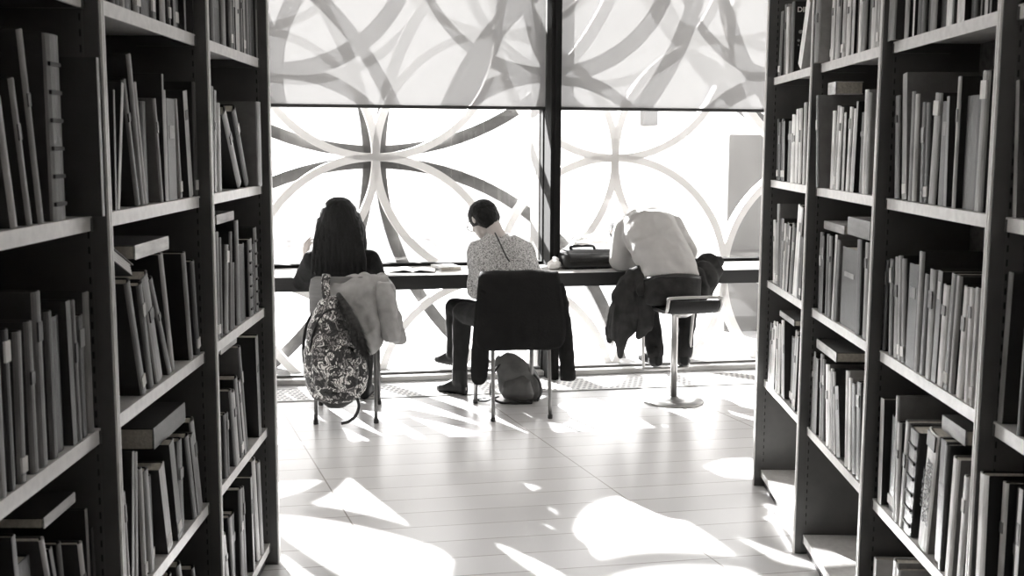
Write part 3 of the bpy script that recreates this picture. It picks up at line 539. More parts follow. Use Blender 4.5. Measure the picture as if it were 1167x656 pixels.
def make_book(rec, label):
    side, bay, sh, s0, T, t, H, tan, Sn, Cn, Dp, kind = rec
    c = CASES[side]; z = c['z'][sh]
    rounded = T > .018 and rnd.random() < .75 or kind == 'band'
    bm = book_bm(T, H, Dp, rounded)
    o = build('book', bm, [tone(Sn, 's'), tone(Cn + (0, 1, 1, 2, 2, 2, 2, 1, 1, 0)[Cn], 'c')])
    tag(o, label, 'book', 'books on the %s shelf, %s' % (SHW[sh], BAYW[(side, bay)]))
    lean = math.atan(tan)
    pos = c['O'] + c['D'] * (s0 + T / 2 + tan * 0) + c['n'] * t + V((0, 0, z + T / 2 * abs(math.sin(lean)) + .0005))
    X = c['n']; Y = V((0, 0, 1)).cross(X)
    R = Matrix((X, Y, V((0, 0, 1)))).transposed()
    a = -lean if side == 'R' else lean
    M = R.to_4x4() @ Matrix.Rotation(a, 4, 'X'); M.translation = pos; o.matrix_world = M
    bd = .0028; bm = NB()
    box(bm, (bd + .003 + (.006 if rounded else 0), -T / 2 + bd, .004), (Dp - .004, T / 2 - bd, H - .004)); build('pages', bm, M_page, o)
    k = kind
    xs = -.0006
    if k == 'band':
        for i in range(6):
            bm = NB(); zb = H * (.08 + .15 * i); 
            box(bm, (xs - .0016, -T / 2 * .72, zb), (.004, T / 2 * .72, zb + .008), .001); build('spine_band', bm, M_band, o)
    elif k == 'handbook':
        fy = -1 if side == 'R' else 1
        bm = NB(); box(bm, (xs - .0012, -T / 2 * .8, H * .86), (.003, T / 2 * .8, H * .985), .0004); build('spine_title_panel', bm, tone(3, 's'), o)
        for txt, yy, sz in (('HANDBOOK OF\nADHESIVES AND\nSEALANTS', 0, .0245),):
            # letters run down the spine, facing the aisle (-x)
            q = lettering('spine_lettering', txt, sz, (xs - .0012, yy, H * .50), (0, 0, 0), M_ink, o, .95)
            X3 = V((0, 0, -1)); Z3 = V((-1, 0, 0)); Y3 = Z3.cross(X3)
            q.rotation_euler = Matrix((X3, Y3, Z3)).transposed().to_euler()
    elif k == 'diet':
        # title on the board that faces the camera
        q = lettering('cover_lettering', 'DIET', .030, (Dp * .56, 0, H * .86), (0, 0, 0), M_white_ink, o)
        X3 = V((1, 0, 0)); Z3 = V((0, -1, 0)) if side == 'R' else V((0, 1, 0)); Y3 = Z3.cross(X3)
        q.rotation_euler = Matrix((X3, Y3, Z3)).transposed().to_euler(); q.location = (.048, Z3.y * (T / 2 + .0006), H * .88)
        bm = NB()
        for _ in range(26):
            px, pz, rr = rnd.uniform(.02, .10), rnd.uniform(.25, .68) * H, rnd.uniform(.003, .008)
            bmesh.ops.create_circle(bm, cap_ends=True, segments=8, radius=rr, matrix=Matrix.Translation((px, Z3.y * (T / 2 + .0007), pz)) @ Matrix.Rotation(math.pi / 2, 4, 'X'))
        build('cover_dots', bm, mat('printed grey ink', .3, .6), o)
    elif k == 'lab' or (T > .016 and rnd.random() < .2 and Sn < 7):
        zz = H * .80 if k == 'lab' else .018
        hh = H * .13 if k == 'lab' else .028
        bm = NB(); box(bm, (xs - .0006, -T / 2 * .78, zz), (.003, T / 2 * .78, zz + hh), .0003)
        tg = build('spine_tag', bm, M_tag, o); tg['label'] = 'white paper tag on the spine'
    elif T > .018 and rnd.random() < .6:
        zz = H * rnd.uniform(.55, .75)
        bm = NB(); box(bm, (xs - .0005, -T / 2 * .6, zz), (.003, T / 2 * .6, zz + H * rnd.uniform(.06, .16)), .0003)
        build('spine_title_panel', bm, tone(max(0, Sn - 3) if Sn > 3 else Sn + 3, 's'), o)
    return o
for (side, bay, sh), rows in BOOKS:
    n = len(rows)
    for i, r in enumerate(rows):
        tan = r[4]
        lean = ''
        if abs(tan) > .1: lean = ' leaning'
        thick = 'thick' if r[1] > .04 else 'thin' if r[1] < .018 else ''
        lab = '%s %s%s%s spined book%s, %s from window end, %s shelf, %s' % (SIZEW(r[3]), thick + ' ' if thick and SIZEW(r[3]) else '', TW[r[5]], '', '', ORD[n - i] if n - i < len(ORD) else 'last', SHW[sh], BAYW[(side, bay)])
        if lean and not (thick and SIZEW(r[3])): lab = lab.replace('spined book', 'spined leaning book')
        make_book((side, bay, sh, r[0], r[1], r[2], r[3], r[4], r[5], r[6], r[7], r[8]), lab)
FLATN = {}
for (side, bay, sh, s0, s1, t, zz, th, dep, Sn, Cn) in FLAT_BOOKS:
    c = CASES[side]; L = s1 - s0
    bm = book_bm(th, L, dep, False)
    o = build('book', bm, [tone(Sn, 's'), tone(Cn + (0, 1, 1, 2, 2, 2, 2, 1, 1, 0)[Cn], 'c')])
    k = (side, bay, sh); FLATN[k] = FLATN.get(k, 0) + 1
    tag(o, '%s book lying flat%s over %s shelf row, %s' % (TW[Sn], ' by the far post' if FLATN[k] == 1 and k == ('R', 2, 2) else '', SHW[sh], BAYW[(side, bay)]), 'book', 'books lying flat on top of the rows')
    X = c['n']; Zl = c['D']; Y = Zl.cross(X)
    M = Matrix((X, Y, Zl)).transposed().to_4x4(); M.translation = c['O'] + c['D'] * s0 + c['n'] * t + V((0, 0, c['z'][sh] + zz + th / 2)); o.matrix_world = M
    bm = NB(); box(bm, (.006, -th / 2 + .0028, -.0008), (dep - .004, th / 2 - .0028, L + .0008 - .004)); build('pages', bm, M_page, o)
# ------------------------------------------------------------------ desk along the windows
M_desk_top = mat('desk top pale laminate', .62, .22, 0, .6); M_fascia = mat('desk fascia black', .012, .5)
dk = empty('window_desk', W(1.0, 7.36, 0), WA); tag(dk, 'long counter desk with black front edge running along the windows', 'desk')
bm = NB(); box(bm, (-4.2, -.275, .755), (5.0, .255, .78), .003); build('desk_top', bm, M_desk_top, dk)
bm = NB(); box(bm, (-4.2, -.29, .69), (5.0, -.265, .778), .003); build('fascia', bm, M_fascia, dk)
bm = NB(); box(bm, (-4.2, -.265, .70), (5.0, .23, .754)); build('underframe', bm, mat('desk underside', .05, .7), dk)
for x in (-3.9, 4.7):
    bm = NB(); box(bm, (x - .02, -.2, 0), (x + .02, .2, .70), .003); build('leg', bm, M_fascia, dk)

# ------------------------------------------------------------------ chairs
M_leg = mat('chair leg satin steel', .10, .4, .5); M_shell = mat('chair shell grey laminate', .13, .5, 0, .4, .12, 12, 0, 60, (1, 1, 5))
M_cap = mat('black foot cap', .02, .6)
def chair(loc, rz, label, legmat, low=0.):
    r = empty('chair', loc, rz); tag(r, label, 'chair')
    bm = NB(); rings = []
    for y, z, hw in ((-.20, .462, .17), (-.19, .455, .195), (-.05, .445, .205), (.12, .452, .205), (.205, .462, .20), (.225, .455, .18)):
        rings.append(((0, y, z), (hw, 0, 0), (0, .002, .008)))
    loft(bm, rings, 24, power=.5); build('seat', bm, M_shell, r, True)
    bm = NB(); rings = []
    for z, y, hw in ((.53, -.215, .16), (.545, -.217, .19), (.66, -.235, .203), (.78, -.26, .200), (.84, -.274, .188), (.855, -.277, .165)):
        rings.append(((0, y, z - low * (z - .5) / .35), (hw, 0, 0), (0, .008, .0015)))
    loft(bm, rings, 24, power=.5)
    for v in bm.verts: v.co.y += -.25 * 0 + .9 * v.co.x ** 2
    build('backrest', bm, M_shell, r, True)
    for sx in (-1, 1):
        bm = NB(); tube(bm, [(sx * .172, -.245, .012), (sx * .168, -.215, .44), (sx * .165, -.205, .56), (sx * .150, -.225, .70)], .011, 10, 4); a = build('leg', bm, legmat, r, True)
        bm = NB(); lathe(bm, [(.012, 0), (.0145, .002), (.0145, .022), (.012, .026)], (sx * .172, -.246, 0), 14); build('foot_cap', bm, M_cap, a)
        bm = NB(); tube(bm, [(sx * .178, .235, .012), (sx * .176, .215, .445)], .0125, 10); a = build('leg', bm, legmat, r, True)
        bm = NB(); lathe(bm, [(.013, 0), (.0155, .002), (.0155, .022), (.013, .026)], (sx * .178, .2355, 0), 14); build('foot_cap', bm, M_cap, a)
        bm = NB(); tube(bm, [(sx * .168, -.215, .44), (sx * .176, .215, .438)], .010, 8); build('seat_rail', bm, legmat, r, True)
    return r
CA = chair((-.976, 6.62, 0), math.radians(5.5), 'grey chair under the long-haired person, hung with a patterned backpack', M_leg)
CB = chair((.004, 6.722, 0), math.radians(13.5), 'steel-legged chair draped with a black jacket under the person in a knit sweater', mat('chair leg pale steel', .17, .4, .5), .035)

# ------------------------------------------------------------------ bar stool
st = empty('bar_stool', (1.02, 6.99, 0), math.radians(13)); tag(st, 'swivel bar stool with round chrome base and loop footrest under the bent-over person', 'stool')
bm = NB(); lathe(bm, [(.188, 0), (.190, .004), (.186, .010), (.10, .016), (.035, .022), (.03, .034), (.0, .034)], n=48); build('base', bm, M_chrome, st, True)
bm = NB(); lathe(bm, [(.0215, .03), (.0215, .40), (.0205, .402), (.0205, .545), (.03, .56), (.0, .56)], n=24); build('column', bm, M_chrome, st, True)
bm = NB(); loft(bm, [((.04, 0, .535), (.03, 0, 0), (0, .03, 0)), ((.04, 0, .562), (.06, 0, 0), (0, .09, 0)), ((.04, .0, .592), (.075, 0, 0), (0, .12, 0))], 20, power=.6); build('seat_bracket', bm, M_chrome, st, True)
prof = [(-.205, .665), (-.203, .63), (-.185, .602), (-.13, .592), (0, .590), (.12, .596), (.18, .61), (.20, .604)]
bm = NB(); rings = []
for i, (y, z) in enumerate(prof):
    p0, p1 = prof[max(0, i - 1)], prof[min(len(prof) - 1, i + 1)]; d = V((0, p1[0] - p0[0], p1[1] - p0[1])).normalized(); q = V((0, -d.z, d.y))
    rings.append(((.045, y, z), (.160, 0, 0), q * .017))
loft(bm, rings, 24, power=.4); build('seat', bm, mat('stool pad black', .012, .6, 0, .3), st, True)
bm = NB(); tube(bm, [(-.10, -.208, .684), (.19, -.208, .684), (.215, -.207, .665), (.218, -.20, .625), (.218, -.16, .594), (.218, 0, .590), (.218, .13, .596), (.215, .205, .58), (.205, .225, .45), (.19, .235, .20), (.16, .238, .168), (-.09, .238, .168), (-.118, .235, .20), (-.128, .225, .45), (-.132, .205, .58), (-.128, .13, .596), (-.128, 0, .590), (-.128, -.16, .594), (-.128, -.20, .625), (-.125, -.207, .665)], .0105, 10, 5, True); build('footrest_loop', bm, M_chrome, st, True)
bm = NB(); tube(bm, [(.05, 0, .57), (.14, -.06, .572), (.20, -.09, .572)], .005, 8); build('height_lever', bm, M_chrome, st, True)

# ------------------------------------------------------------------ people
def head(bm, c, F, UP, s=1.):
    c, F = V(c), V(F).normalized(); R = F.cross(V(UP)).normalized(); Z = R.cross(F).normalized()
    A = lambda f, z, r=0: c + (F * f + Z * z + R * r) * s
    e = lambda f, z, r, rad: ell(bm, A(f, z, r), [x * s for x in rad], R, F, Z)
    e(-.008, .025, 0, (.073, .092, .088)); e(.028, -.03, 0, (.060, .068, .088)); e(.045, -.085, 0, (.040, .045, .032)); e(.07, -.104, 0, (.02, .02, .016))
    e(.066, .028, 0, (.052, .03, .02))
    cap(bm, A(.090, .015), A(.116, -.030), .009 * s, .014 * s); e(.102, -.036, .012, (.009, .010, .008)); e(.102, -.036, -.012, (.009, .010, .008))
    e(.094, -.064, 0, (.025, .010, .007)); e(.092, -.077, 0, (.021, .011, .008))
    for q in (-1, 1):
        e(.088, .004, q * .030, (.013, .009, .008)); e(.072, -.03, q * .036, (.02, .022, .02))
        e(-.006, -.008, q * .077, (.008, .019, .032)); e(-.012, .0, q * .083, (.006, .014, .022))
    return R, F, Z
def hand(bm, w, D, P, curl=.5, thumb=1, s=1.):
    """wrist point, pointing direction, palm-side normal; fingers curl towards the palm side"""
    w, D = V(w), V(D).normalized(); P = V(P); P = (P - D * P.dot(D)).normalized(); L = D.cross(P) * thumb
    ell(bm, w + D * .045 * s, (.041 * s, .052 * s, .016 * s), L, D, P); cap(bm, w - D * .03, w + D * .03, .026 * s, .027 * s)
    for i, (ln, off) in enumerate(((.068, .030), (.078, .011), (.072, -.009), (.056, -.027))):
        b = w + D * (.084 - .006 * abs(i - 1)) * s + L * off * s; d = (D + L * off * 1.2).normalized(); r = (.0095 - .0006 * i) * s
        for k, fr in enumerate((.45, .32, .23)):
            a = curl * (.5 + .5 * k); d2 = (d * math.cos(a) + P * math.sin(a)).normalized(); q = b + d2 * ln * fr * s * 1.15
            cap(bm, b, q, r, r * .9, 8); b, d, r = q, d2, r * .9
    t = w + D * .022 * s + L * .034 * s + P * .004; d = (D * .62 + L * .72 + P * .25).normalized()
    t2 = t + d * .036 * s; d2 = (D * .9 + L * .25 + P * .3).normalized(); t3 = t2 + d2 * .03 * s
    cap(bm, t, t2, .013 * s, .0105 * s, 8); cap(bm, t2, t3, .0105 * s, .009 * s, 8)
def foot_bm(bm, ank, toe, r0=.036, h=.045, wid=.042):
    """shoe / foot: heel under the ankle, ball and toe along the ground direction"""
    ank, toe = V(ank), V(toe); d = (toe - ank); d.z = 0; d.normalize(); s = V((-d.y, d.x, 0)); z0 = toe.z
    R = []
    for t, hw, hh in ((-.055, .020, .030), (-.045, .032, .045), (-.01, .036, .060), (.05, .040, .050), (.10, wid + .004, .036), (.15, wid, .028), (.185, .030, .022), (.198, .014, .012)):
        R.append((ank + d * t + V((0, 0, z0 - ank.z + hh)), s * hw, V((0, 0, hh))))
    if wid < .043: R = [(c_ - V((0, 0, b_.z * .3)) + V((0, 0, .008)), a_ * .72, b_ * .66) for c_, a_, b_ in R[:-1]]
    loft(bm, R, 16, power=.75); cap(bm, ank + V((0, 0, z0 - ank.z + .07)), ank + V((0, 0, .05)), .036, r0)
def limb(bm, pts, rad): chain(bm, pts, rad, 12)
def torso(bm, rings, grow=0.):
    R = []
    for c, a, b in rings:
        a, b = V(a), V(b); R.append((c, a * (1 + grow / a.length), b * (1 + grow / b.length)))
    loft(bm, R, 24, power=.85)

M_hair = two_tone('dark hair', .004, .010, 'noise', 30, .35, .75, .6, (6, 6, .35), .25)
M_hair2 = two_tone('short dark hair', .004, .014, 'noise', 60, .35, .75, .6, (3, 3, 1), .3)
M_blacktop = mat('black jumper', .007, .85, 0, .2, .3, 30, .3, 90)
M_knit = two_tone('speckled knit', .10, .62, 'noise', 130, .40, .56, .9, (1, 1, 1), .5)
M_shirt = mat('pale shirt cotton', .42, .75, 0, .25, .05, 8, .12, 30)
M_trous = mat('black trousers', .009, .8, 0, .2, .25, 20, .2, 60)
M_trous2 = mat('charcoal trousers', .026, .8, 0, .2, .3, 20, .25, 70)
M_shoe = mat('black shoe', .008, .6, 0, .25)

for m_ in (M_hair, M_hair2): m_.node_tree.nodes['Principled BSDF'].inputs['Specular IOR Level'].default_value = .18
# --- long-haired person on the grey chair
PA = empty('person', (-.98, 6.62, 0)); tag(PA, 'person with long dark hair in a black top, seated back to us at the desk', 'person')
hd = (-1.031, 6.720, 1.165); nk = (-1.020, 6.660, 0.982); hips = (-.985, 6.66, .56)
sL, sR = (-1.175, 6.680, 0.912), (-0.849, 6.700, 0.911)
eL, wL = (-1.312, 6.980, 0.743), (-1.278, 7.020, 0.876)
eR, wR = (-0.793, 6.880, 0.715), (-0.897, 7.200, 0.792)
kL, kR, aL, aR = (-1.13, 7.08, .50), (-.92, 7.10, .50), (-1.12, 7.02, .09), (-.93, 7.05, .09)
def tors_a():
    return [((-.985, 6.66, .49), (.155, 0, 0), (0, .11, 0)), ((-.985, 6.66, .60), (.165, 0, 0), (0, .12, 0)), ((-.99, 6.665, .72), (.145, 0, 0), (0, .10, 0)), ((-1.0, 6.67, .86), (.165, 0, 0), (0, .11, 0)),
            ((-1.014, 6.680, 0.902), (.155, 0, 0), (0, .085, 0)), ((-1.017, 6.675, 0.949), (.09, 0, 0), (0, .06, 0)), (nk, (.05, 0, 0), (0, .048, 0))]
bm = NB(); head(bm, hd, (-.05, .95, -.28), (0, .28, .95)); torso(bm, tors_a(), -.018); cap(bm, nk, V(hd) + V((0, -.02, -.06)), .048, .05)
limb(bm, [sL, eL, wL], [.042, .034, .024]); limb(bm, [sR, eR, wR], [.042, .034, .024])
hand(bm, wL, (-.06, -.05, 1), (.6, .5, 0), .7, 1); hand(bm, wR, (-.35, .9, -.05), (0, 0, -1), .35, -1)
for h_, k_, a_ in (((-1.07, 6.68, .55), kL, aL), ((-.90, 6.68, .55), kR, aR)):
    limb(bm, [h_, k_, a_], [.068, .048, .032]); foot_bm(bm, a_, (a_[0], a_[1] + .2, .012), .03, .04, .034)
fused('body', bm, M_skin, PA, .006, 4)
bm = NB(); torso(bm, tors_a()[:6], 0); limb(bm, [sL, eL, (-1.283, 7.010, 0.828)], [.066, .052, .040]); limb(bm, [sR, eR, (-0.865, 7.120, 0.784)], [.066, .052, .040])
cap(bm, sL, (-1.069, 6.670, 0.944), .062, .06); cap(bm, sR, (-0.965, 6.670, 0.945), .062, .06)
fused('jumper', bm, M_blacktop, PA, .008, 6, dict(amp=.004, scale=9, seed=2.))
bm = NB(); torso(bm, [((-.985, 6.66, .465), (.16, 0, 0), (0, .12, 0)), ((-.985, 6.66, .56), (.172, 0, 0), (0, .13, 0)), ((-.985, 6.66, .64), (.165, 0, 0), (0, .125, 0))])
for h_, k_, a_ in (((-1.07, 6.68, .545), kL, aL), ((-.90, 6.68, .545), kR, aR)): limb(bm, [h_, k_, (a_[0], a_[1], a_[2] + .03)], [.085, .062, .046])
fused('trousers', bm, M_trous, PA, .008, 5)
for a_ in (aL, aR):
    bm = NB(); foot_bm(bm, a_, (a_[0], a_[1] + .2, 0), .044, .05, .046); limb(bm, [a_, V(a_) + V((0, 0, .05))], [.046, .044]); fused('shoe', bm, M_shoe, PA, .006, 3)
# hair falling to mid back
bm = NB(); X, Y = V((1, 0, 0)), V((0, 1, 0))
rg = []
for px_, w_, d_, y_ in ((((-1.027, 6.700, 1.285)), .030, .04, 0), (((-1.027, 6.700, 1.270)), .062, .07, 0), (((-1.027, 6.700, 1.228)), .098, .105, 0), (((-1.027, 6.690, 1.162)), .116, .115, 0), (((-1.019, 6.665, 1.086)), .124, .10, 0), (((-1.016, 6.635, 1.005)), .138, .085, 0), (((-1.012, 6.605, 0.925)), .150, .065, 0), (((-1.011, 6.590, 0.859)), .152, .05, 0), (((-1.011, 6.585, 0.824)), .140, .03, 0)):
    rg.append((px_, X * w_, Y * d_))
loft(bm, rg, 28, power=.9)
for i in range(26):
    u_ = -1 + 2 * i / 25; x0 = 386 + u_ * 22; 
    p0 = V(rg[3][0]) + X * .112 * u_ + Y * (-.09 * math.sqrt(max(0, 1 - u_ * u_ * .9))); p1 = V(rg[6][0]) + X * (.148 * u_ + rnd.uniform(-.01, .01)) + Y * (-.055); p2 = p1 + V((rnd.uniform(-.02, .02), 0, -.075 - rnd.uniform(0, .035)))
    chain(bm, [p0, (p0 + p1) / 2 + Y * -.012, p1, p2], [.013, .014, .013, .004], 8)
for sx in (-1, 1):
    for i in range(5):
        p0 = V(hd) + X * sx * .10 + Y * (.03 + .012 * i) + V((0, 0, .02)); p1 = V(hd) + X * sx * (.128 + rnd.uniform(0, .02)) + Y * (.02 * i) + V((0, 0, -.16)); chain(bm, [p0, (p0 + p1) / 2 + X * sx * .012, p1, p1 + V((0, .01, -.09))], [.012, .013, .010, .003], 8)
fused('hair', bm, M_hair, PA, .006, 3, dict(amp=.003, scale=55, st=(1, 1, .06), seed=4.))

# --- person in the knit sweater
PB = empty('person', (.0, 6.75, 0)); tag(PB, 'person with short dark hair in a speckled knit sweater, head bowed over the desk', 'person')
hdB = (-0.180, 7.050, 1.142); nkB = (-0.085, 6.950, 1.036)
fB = V((-.42, .62, -.62)).normalized(); uB = V((-.30, .48, .82))
sL, sR = (-0.210, 6.980, 0.946), (0.078, 7.000, 0.940)
eL, wL = (-0.219, 6.920, 0.712), (-0.244, 7.180, 0.758)
eR, wR = (0.140, 7.020, 0.745), (0.048, 7.300, 0.785)
hL, hR = (-.08, 6.77, .55), (.09, 6.77, .55)
kL, aL = (-0.315, 7.120, 0.540), (-0.334, 7.160, 0.111)
kR, aR = (-0.371, 7.240, 0.556), (-0.382, 7.340, 0.261)
YB = V((-math.sin(.23), math.cos(.23), 0)); XB = V((math.cos(.23), math.sin(.23), 0))
def tors_b():
    lean = lambda b: (YB * math.cos(.45) + V((0, 0, 1)) * -math.sin(.45)) * b
    return [((.01, 6.76, .48), XB * .155, YB * .115), ((.01, 6.76, .58), XB * .17, YB * .125), ((.005, 6.79, .70), XB * .165, YB * .112), ((-0.035, 6.850, 0.765), XB * .190, lean(.115)),
            ((-0.057, 6.900, 0.862), XB * .205, lean(.115)), ((-0.069, 6.940, 0.939), XB * .195, lean(.10)), ((-0.074, 6.960, 0.992), XB * .145, lean(.075)), ((-0.085, 6.970, 1.029), XB * .075, lean(.055))]
bm = NB(); head(bm, hdB, fB, uB); torso(bm, tors_b(), -.02); cap(bm, nkB, V(hdB) - fB * .03 + V((.03, -.02, -.03)), .05, .05)
limb(bm, [sL, eL, wL], [.045, .036, .025]); limb(bm, [sR, eR, wR], [.045, .036, .025])
hand(bm, wL, (.15, .95, .1), (0, 0, -1), .4, -1); hand(bm, wR, (-.5, .8, 0), (0, 0, -1), .4, 1)
limb(bm, [hL, kL, aL], [.075, .05, .034]); limb(bm, [hR, kR, aR], [.075, .05, .034])
foot_bm(bm, aL, (aL[0] - .14, aL[1] + .14, .012), .03, .04, .034); foot_bm(bm, aR, (aR[0] - .12, aR[1] + .15, aR[2] - .09), .03, .04, .034)
fused('body', bm, M_skin, PB, .006, 4)
bm = NB(); torso(bm, tors_b()[:7] + [((-0.097, 6.985, 1.055), XB * .062, YB * .055)], 0)
limb(bm, [sL, eL, (-0.237, 7.120, 0.743)], [.066, .056, .042]); limb(bm, [sR, eR, (0.070, 7.250, 0.774)], [.066, .054, .042])
cap(bm, sL, (-0.129, 6.960, 0.986), .064, .062); cap(bm, sR, (0.001, 6.960, 0.987), .064, .062)
sw = fused('sweater', bm, M_knit, PB, .007, 5, dict(amp=.006, scale=8, seed=5., amp2=.003, scale2=25))
bm = NB(); tube(bm, [(-0.106, 6.865, 1.069), (-0.084, 6.835, 1.029), (-0.057, 6.810, 0.973), (-0.030, 6.790, 0.922), (-0.014, 6.780, 0.902)], .0045, 8, 4); z_ = build('back_zip', bm, mat('zip black', .012, .4), PB, True)
bm = NB(); torso(bm, [((.01, 6.76, .465), XB * .165, YB * .125), ((.01, 6.77, .56), XB * .178, YB * .135), ((.01, 6.78, .66), XB * .17, YB * .125)])
limb(bm, [hL, kL, V(aL) + V((0, 0, .02))], [.088, .064, .044]); limb(bm, [hR, kR, V(aR) + V((0, 0, .02))], [.088, .06, .044])
fused('trousers', bm, M_trous, PB, .008, 5, dict(amp=.004, scale=11, seed=1.))
bm = NB(); foot_bm(bm, aL, (aL[0] - .14, aL[1] + .12, 0), .046, .05, .046); limb(bm, [V(aL) + V((0, 0, -.02)), V(aL) + V((0, 0, .08))], [.052, .05]); fused('shoe', bm, M_shoe, PB, .006, 3)
bm = NB(); foot_bm(bm, aR, (aR[0] - .12, aR[1] + .15, aR[2] - .11), .046, .05, .046); limb(bm, [V(aR) + V((0, 0, -.03)), V(aR) + V((0, 0, .06))], [.05, .048]); fused('shoe', bm, M_shoe, PB, .006, 3)
bm = NB(); Rb, Fb, Zb = fB.cross(uB).normalized(), fB, None; Zb = Rb.cross(Fb)
C_ = V(hdB)
ell(bm, C_ + Zb * .026 - Fb * .010, (.092, .102, .090), Rb, Fb, Zb); ell(bm, C_ - Fb * .042 - Zb * .012, (.084, .066, .080), Rb, Fb, Zb); ell(bm, C_ - Fb * .05 - Zb * .065, (.056, .042, .04), Rb, Fb, Zb)
fused('hair', bm, M_hair2, PB, .005, 2, dict(amp=.003, scale=50, seed=3.))
bm = NB()
for sx in (-1, 1): tube(bm, [C_ + Rb * sx * .082 - Fb * .005 + Zb * .012, C_ + Rb * sx * .080 + Fb * .06 + Zb * .014, C_ + Rb * sx * .066 + Fb * .108 + Zb * .010], .003, 6)
for sx in (-1, 1):
    pts = [C_ + Fb * .112 + Rb * (sx * .034 + .026 * math.cos(t)) + Zb * (.004 + .019 * math.sin(t)) for t in [k * math.pi / 8 for k in range(16)]]
    tube(bm, pts, .003, 6, 0, True)
tube(bm, [C_ + Fb * .113 + Rb * -.009 + Zb * .008, C_ + Fb * .116 + Zb * .012, C_ + Fb * .113 + Rb * .009 + Zb * .008], .003, 6)
g_ = build('glasses', bm, M_fascia, PB, True)

# --- person bent over the desk on the stool
PC = empty('person', (.98, 7.05, 0)); tag(PC, 'person in a pale shirt and dark trousers bent over the desk from a bar stool', 'person')
YC = V((-math.sin(.2), math.cos(.2), 0)); XC = V((math.cos(.2), math.sin(.2), 0)); Zv = V((0, 0, 1))
hdC = (0.745, 7.660, 1.006); sL, sR = (0.752, 7.440, 1.064), (1.058, 7.480, 1.074)
eL, wL = (0.704, 7.380, 0.849), (0.844, 7.500, 0.808)
eR, wR = (1.166, 7.440, 0.903), (1.051, 7.560, 0.815)
hL, hR = (0.878, 7.080, 0.675), (1.097, 7.100, 0.673)
kL, aL = (0.892, 7.420, 0.554), (0.937, 7.260, 0.242)
kR, aR = (1.163, 7.440, 0.564), (1.123, 7.280, 0.239)
def tl(a, b): return (YC * math.sin(a) * 0 + (YC * math.cos(a) - Zv * math.sin(a))) * b
def tors_c():
    return [((0.992, 7.060, 0.633), XC * .165, YC * .125), ((0.996, 7.060, 0.700), XC * .178, YC * .13), ((1.004, 7.090, 0.769), XC * .178, tl(.35, .125)), ((0.993, 7.140, 0.830), XC * .183, tl(.6, .125)), ((0.953, 7.230, 0.916), XC * .186, tl(.75, .125)),
            ((0.913, 7.330, 1.010), XC * .186, tl(.85, .125)), ((0.894, 7.420, 1.077), XC * .178, tl(1.0, .115)), ((0.891, 7.500, 1.118), XC * .140, tl(1.15, .085)), ((0.879, 7.550, 1.121), XC * .07, tl(1.2, .055))]
bm = NB(); fC = V((-.25, .45, -.85)).normalized(); uC = V((-.1, .85, .5)); head(bm, hdC, fC, uC); torso(bm, tors_c(), -.02); cap(bm, (0.872, 7.540, 1.104), V(hdC) - fC * .03 + V((0, 0, .02)), .052, .052)
limb(bm, [sL, eL, wL], [.048, .038, .027]); limb(bm, [sR, eR, wR], [.048, .038, .027])
hand(bm, wL, (.85, .5, -.05), (0, 0, -1), .4, -1); hand(bm, wR, (-.7, .7, -.05), (0, 0, -1), .4, 1)
limb(bm, [hL, kL, aL], [.082, .054, .036]); limb(bm, [hR, kR, aR], [.082, .054, .036])
for a_, dx_ in ((aL, -.07), (aR, .0)): foot_bm(bm, a_, (a_[0] + dx_, a_[1] + .18, .19), .032, .04, .036)
fused('body', bm, M_skin, PC, .006, 4)
bm = NB(); torso(bm, tors_c()[2:], 0)
limb(bm, [sL, eL, (0.807, 7.480, 0.810)], [.086, .068, .046]); limb(bm, [sR, eR, (1.083, 7.540, 0.823)], [.070, .055, .042])
cap(bm, sL, (0.839, 7.500, 1.106), .074, .074); cap(bm, sR, (0.967, 7.500, 1.107), .070, .072); cap(bm, (0.738, 7.400, 0.980), (0.813, 7.360, 1.030), .066, .07); cap(bm, (0.750, 7.420, 1.048), (0.830, 7.420, 1.071), .07, .07); cap(bm, (0.754, 7.460, 1.045), (0.764, 7.430, 0.949), .075, .05); cap(bm, (0.791, 7.480, 1.044), (0.801, 7.450, 0.965), .075, .06); cap(bm, (1.100, 7.440, 1.013), (1.022, 7.380, 0.995), .055, .06)
fused('shirt', bm, M_shirt, PC, .007, 7, dict(amp=.0065, scale=7.0, st=(1.5, .8, .6), seed=7., amp2=.004, scale2=16))
bm = NB(); torso(bm, [((0.993, 7.060, 0.617), XC * .172, YC * .13), ((0.997, 7.060, 0.683), XC * .188, YC * .135), ((1.004, 7.085, 0.753), XC * .188, tl(.3, .13))])
limb(bm, [hL, kL, V(aL) + V((0, 0, .02))], [.098, .072, .056]); limb(bm, [hR, kR, V(aR) + V((0, 0, .02))], [.098, .072, .056])
tr = fused('trousers', bm, M_trous2, PC, .008, 5, dict(amp=.006, scale=10, seed=9.))
bm = NB(); loft(bm, [((1.004, 7.085, 0.747), XC * .190, tl(.3, .134)), ((1.004, 7.090, 0.766), XC * .191, tl(.3, .135))], 28, power=.85); build('belt', bm, mat('black belt', .012, .4), PC, True)
for a_, dx_ in ((aL, -.07), (aR, .0)):
    bm = NB(); foot_bm(bm, a_, (a_[0] + dx_, a_[1] + .18, .18), .046, .05, .048); limb(bm, [V(a_) + V((0, 0, -.03)), V(a_) + V((0, 0, .01))], [.048, .044]); fused('shoe', bm, M_shoe, PC, .006, 3)
bm = NB(); RC = fC.cross(uC).normalized(); ZC = RC.cross(fC)
ell(bm, V(hdC) + ZC * .034 - fC * .014, (.085, .099, .090), RC, fC, ZC); ell(bm, V(hdC) - fC * .05 - ZC * .03, (.072, .056, .075), RC, fC, ZC)
fused('hair', bm, M_hair2, PC, .006, 2, dict(amp=.003, scale=50, seed=8.))

